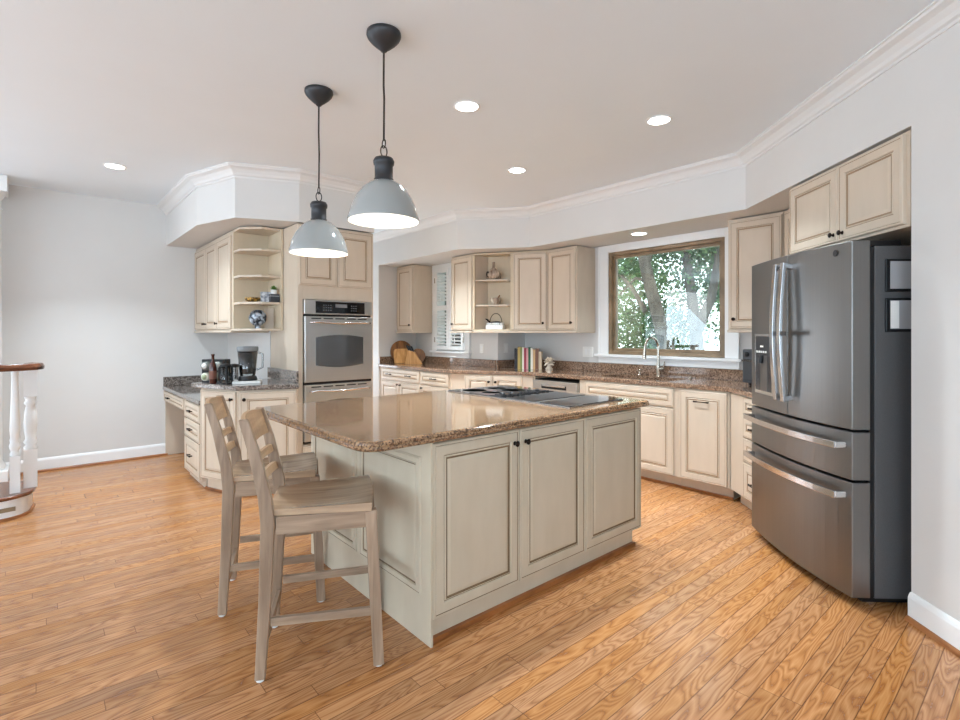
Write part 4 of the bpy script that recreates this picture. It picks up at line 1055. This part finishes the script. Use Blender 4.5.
MB().lathe([(.084, .2505), (.086, .262), (.086, .285), (.08, .292), (0, .294)], 0, 0, 32).build('blender_lid', mat('grey_lid', (120, 124, 126), .35), bl_)
MB().tube([(.083, 0, .24), (.12, 0, .225), (.118, 0, .11), (.07, 0, .09)], .009, 8).build('handle', JAR, bl_)
m = MB()
for a in range(4): m.bar((0, 0, .06), (.035 * math.cos(a * 1.57), .035 * math.sin(a * 1.57), .075), .012, .003)
m.build('blades', STEELB, bl_)

# ------------------------------------------------------------------ outlets
def outlet(label, loc, rz, gangs=1, name='outlet', cat='outlet'):
    t = thing(name, label, cat, loc, rz); wd_ = .036 * gangs + .0
    MB().box(-wd_, wd_, -.006, 0, -.058, .058).build('cover_plate', WHITE, t, bevel=.002)
    for g_ in range(gangs):
        cx = (g_ - (gangs - 1) / 2) * .046
        MB().box(cx - .016, cx + .016, -.008, -.0062, -.034, .034).build('socket_face', TRIMW, t, bevel=.001)
outlet('white double switch plate on the wall left of picture window', (4.7799, 3.62, 1.13), RZW, 2, 'switch_plate', 'switch')
outlet('white outlet on the short corner wall behind the books', (4.43, 4.6189, 1.16), R(0))
outlet('white outlet on the wall right of the shuttered window', (4.2999, 4.92, 1.15), RZW)

# ------------------------------------------------------------------ staircase foot at far left
stc = thing('staircase', 'white balusters and curved dark wood handrail on rounded starting step', 'staircase', (-.30, 5.30, 0))
def rr(p): return (p[0] + .30, p[1] - 5.30)
step = rounded([(-.75, 4.86), (-.02, 4.98), (.03, 5.45), (-.75, 5.62)], [0, .2, .2, 0], 10)
MB().prism([rr(p) for p in offset(step if area2(step) > 0 else step[::-1], .03)], 0, .145).build('riser', TRIMW, stc)
MB().slab([rr(p) for p in step], [(.006, .1455), (0, .152), (0, .165), (.008, .172)]).build('tread', RAILW, stc)
MB().sweep([rr(p) for p in offset(step if area2(step) > 0 else step[::-1], .03)], [(0, 0), (-.016, 0), (-.012, .016), (0, .018)]).build('shoe_moulding', SHOE, stc)
def baluster(x, y, sq=.042, h0_=.172, h1_=1.065):
    b_ = MB().box(x - sq / 2 - .008, x + sq / 2 + .008, y - sq / 2 - .008, y + sq / 2 + .008, h0_, h0_ + .27)
    s = sq / .03
    b_.lathe([(.016 * s, h0_ + .27), (.022 * s, h0_ + .285), (.014 * s, h0_ + .30), (.021 * s, h0_ + .32), (.024 * s, h0_ + .345), (.014 * s, h0_ + .38), (.018 * s, h0_ + .395), (.022 * s, h0_ + .46), (.018 * s, h0_ + .62), (.013 * s, h1_ - .03), (.016 * s, h1_ - .02), (.014 * s, h1_)], x, y, 16)
    return b_
for (x, y) in ((-.115, 5.08), (-.27, 4.99), (-.42, 5.02), (-.12, 5.36), (-.55, 5.05)):
    q = rr((x, y)); baluster(q[0], q[1]).build('baluster', TRIMW, stc)
q = rr((-.03, 5.20))
nw = MB().box(q[0] - .04, q[0] + .04, q[1] - .04, q[1] + .04, .172, .46).box(q[0] - .04, q[0] + .04, q[1] - .04, q[1] + .04, .86, 1.065)
nw.lathe([(.036, .46), (.044, .475), (.028, .49), (.042, .515), (.03, .54), (.038, .60), (.041, .66), (.036, .74), (.026, .79), (.04, .81), (.028, .83), (.038, .86)], q[0], q[1], 20)
nw.build('newel_post', TRIMW, stc)
hp = [(-.02, 5.27), (.015, 5.17), (-.03, 5.07), (-.12, 5.02), (-.25, 4.985), (-.42, 5.0), (-.60, 5.05), (-.75, 5.10)]
sm_ = []
for i in range(len(hp) - 1):
    for k_ in range(4):
        t_ = k_ / 4; p0, p1, p2, p3 = [Vector(hp[max(0, min(len(hp) - 1, i + d))]) for d in (-1, 0, 1, 2)]
        sm_.append(.5 * ((2 * p1) + (-p0 + p2) * t_ + (2 * p0 - 5 * p1 + 4 * p2 - p3) * t_ ** 2 + (-p0 + 3 * p1 - 3 * p2 + p3) * t_ ** 3))
sm_.append(Vector(hp[-1]))
MB().sweep([rr(p) for p in sm_], [(-.034, 1.066), (.034, 1.066), (.038, 1.09), (.026, 1.115), (-.026, 1.115), (-.038, 1.09)]).lathe([(.05, 1.066), (.056, 1.085), (.05, 1.112), (0, 1.118)], *rr((-.02, 5.22)), 24).build('handrail', RAILW, stc, bevel=.004)
vq = MB().box(-.05, .05, -.004, 0, .06, .09).build('floor_register', mat('aged_brass', (150, 138, 116), .4, .5), stc, loc=rr((-.16, 4.985)) + (0,), rz=R(9))
# white column further back
cl_ = thing('wall_column', 'white round classical column with square capital at far left wall', 'column', (-.335, 6.32, 0))
MB().lathe([(.125, .12), (.13, .16), (.115, .18), (.11, .2), (.10, 2.45), (.108, 2.46), (.1, 2.49), (.1, 2.54), (.12, 2.57), (.13, 2.60)], 0, 0, 36).build('shaft', TRIMW, cl_)
MB().box(-.145, .145, -.145, .145, 2.60, ZC - .002).build('capital', TRIMW, cl_, bevel=.004)
MB().box(-.15, .15, -.15, .15, 0, .12).build('plinth', TRIMW, cl_, bevel=.004)

# ------------------------------------------------------------------ garden
struct('lawn', MB().box(5.1, 60, -30, 7.5, -.9, -.8), GREEND)
struct('bright_ground', MB().box(4.95, 60, 7.5, 60, -.9, -.8), mat('pale_ground', (214, 212, 206), .8))  # invented pale ground, added so the gaps between the louvres look bright
def make_tree(loc, trunk, crowns, label, nleaf, seed, r0=.16):
    t = thing('tree', label, 'tree', loc, group='trees outside the window')
    rn = random.Random(seed); m = MB()
    for pts, ra, rb in trunk:
        n_ = len(pts); m.tube(pts, [ra + (rb - ra) * i / (n_ - 1) for i in range(n_)], 10)
    m.build('trunk', BARK, t)
    lf_ = MB()
    tot = sum(c[3] for c in crowns)
    for (cx, cy, cz_, wgt, rx, rz_) in crowns:
        for i in range(int(nleaf * wgt / tot)):
            while True:
                p_ = Vector((rn.uniform(-1, 1), rn.uniform(-1, 1), rn.uniform(-1, 1)))
                if .3 < p_.length < 1: break
            c0 = Vector((cx + p_.x * rx, cy + p_.y * rx, cz_ + p_.z * rz_)); s_ = rn.uniform(.03, .06) * (1 if loc[0] < 12 else 1.6)
            d = Vector((rn.gauss(0, 1), rn.gauss(0, 1), rn.gauss(-.3, .7))).normalized(); q_ = d.cross(Vector((rn.gauss(0, 1), rn.gauss(0, 1), rn.gauss(0, 1)))).normalized()
            lf_.add([c0 - d * s_, c0 + q_ * s_ * .6, c0 + d * s_, c0 - q_ * s_ * .6], [(0, 1, 2, 3)])
    lf_.build('foliage', LEAF, t)
    return t
make_tree((8.6, 4.70, -.8),
          [([(0, 0, 0), (0, .02, 1.2), (0, .05, 1.85), (0, .22, 2.4), (0, .38, 2.95), (0, .52, 3.5), (0, .62, 4.1), (0, .7, 5.2)], .15, .085), ([(0, .50, 2.55), (.03, .75, 2.95), (.05, 1.05, 3.28), (.1, 1.5, 3.45)], .05, .025), ([(0, .5, 3.4), (0, .3, 3.9), (.1, 0, 4.6)], .07, .04), ([(0, .42, 3.1), (.02, .72, 3.2), (.05, 1.1, 2.9)], .035, .015)],
          [(1.6, .9, 3.6, 3, 1.2, 1.2), (1.4, .2, 4.3, 3, 1.3, .8), (1.5, 1.2, 2.2, 2.2, .9, .6), (.3, 1.1, 3.6, .6, .5, .5), (1.2, .9, 1.7, .7, .8, .35)],
          'leaning dark trunked tree filling the left half of the picture window', 12500, 1)
make_tree((9.8, 4.72, -.8),
          [([(0, 0, 0), (0, .05, 1.5), (0, .09, 2.1), (0, .12, 2.35), (0, .20, 3.0), (0, .32, 3.9), (0, .4, 5)], .15, .07), ([(0, .09, 2.15), (0, -.08, 2.55), (0, -.2, 2.8), (0, -.33, 3.5), (0, -.4, 4.8)], .11, .06)],
          [(1.6, -.9, 3.9, 3, 1.0, .9), (1.5, .3, 4.5, 3, 1.2, .8), (1.6, -1.3, 2.8, 1.2, .6, .7), (1.4, -.2, 3.2, 1.6, .8, .8), (1.3, -1.0, 1.6, .9, .6, .3)],
          'forked grey trunked tree in the right half of the picture window', 10000, 2)
for i, (x, y, s_) in enumerate(((15, 11.2, 1), (17.5, 6.4, 1.1))):
    make_tree((x, y, -.8), [([(0, 0, 0), (.1, .1, 2), (0, .2, 4)], .18, .1)],
              [(0, 0, 2.6, 2.4, 1.9 * s_, 1.4), (.3, 1.0, 4.3, 2, 1.5 * s_, 1.2), (0, -1.2, 4.0, 2, 1.5 * s_, 1.2), (0, .3, 6.0, 2, 1.6, 1.3)],
              ['bushy tree in the far left of the window view', 'bushy tree in the gap between the leaning and forked trunks' ][i], 7500, 20 + i)
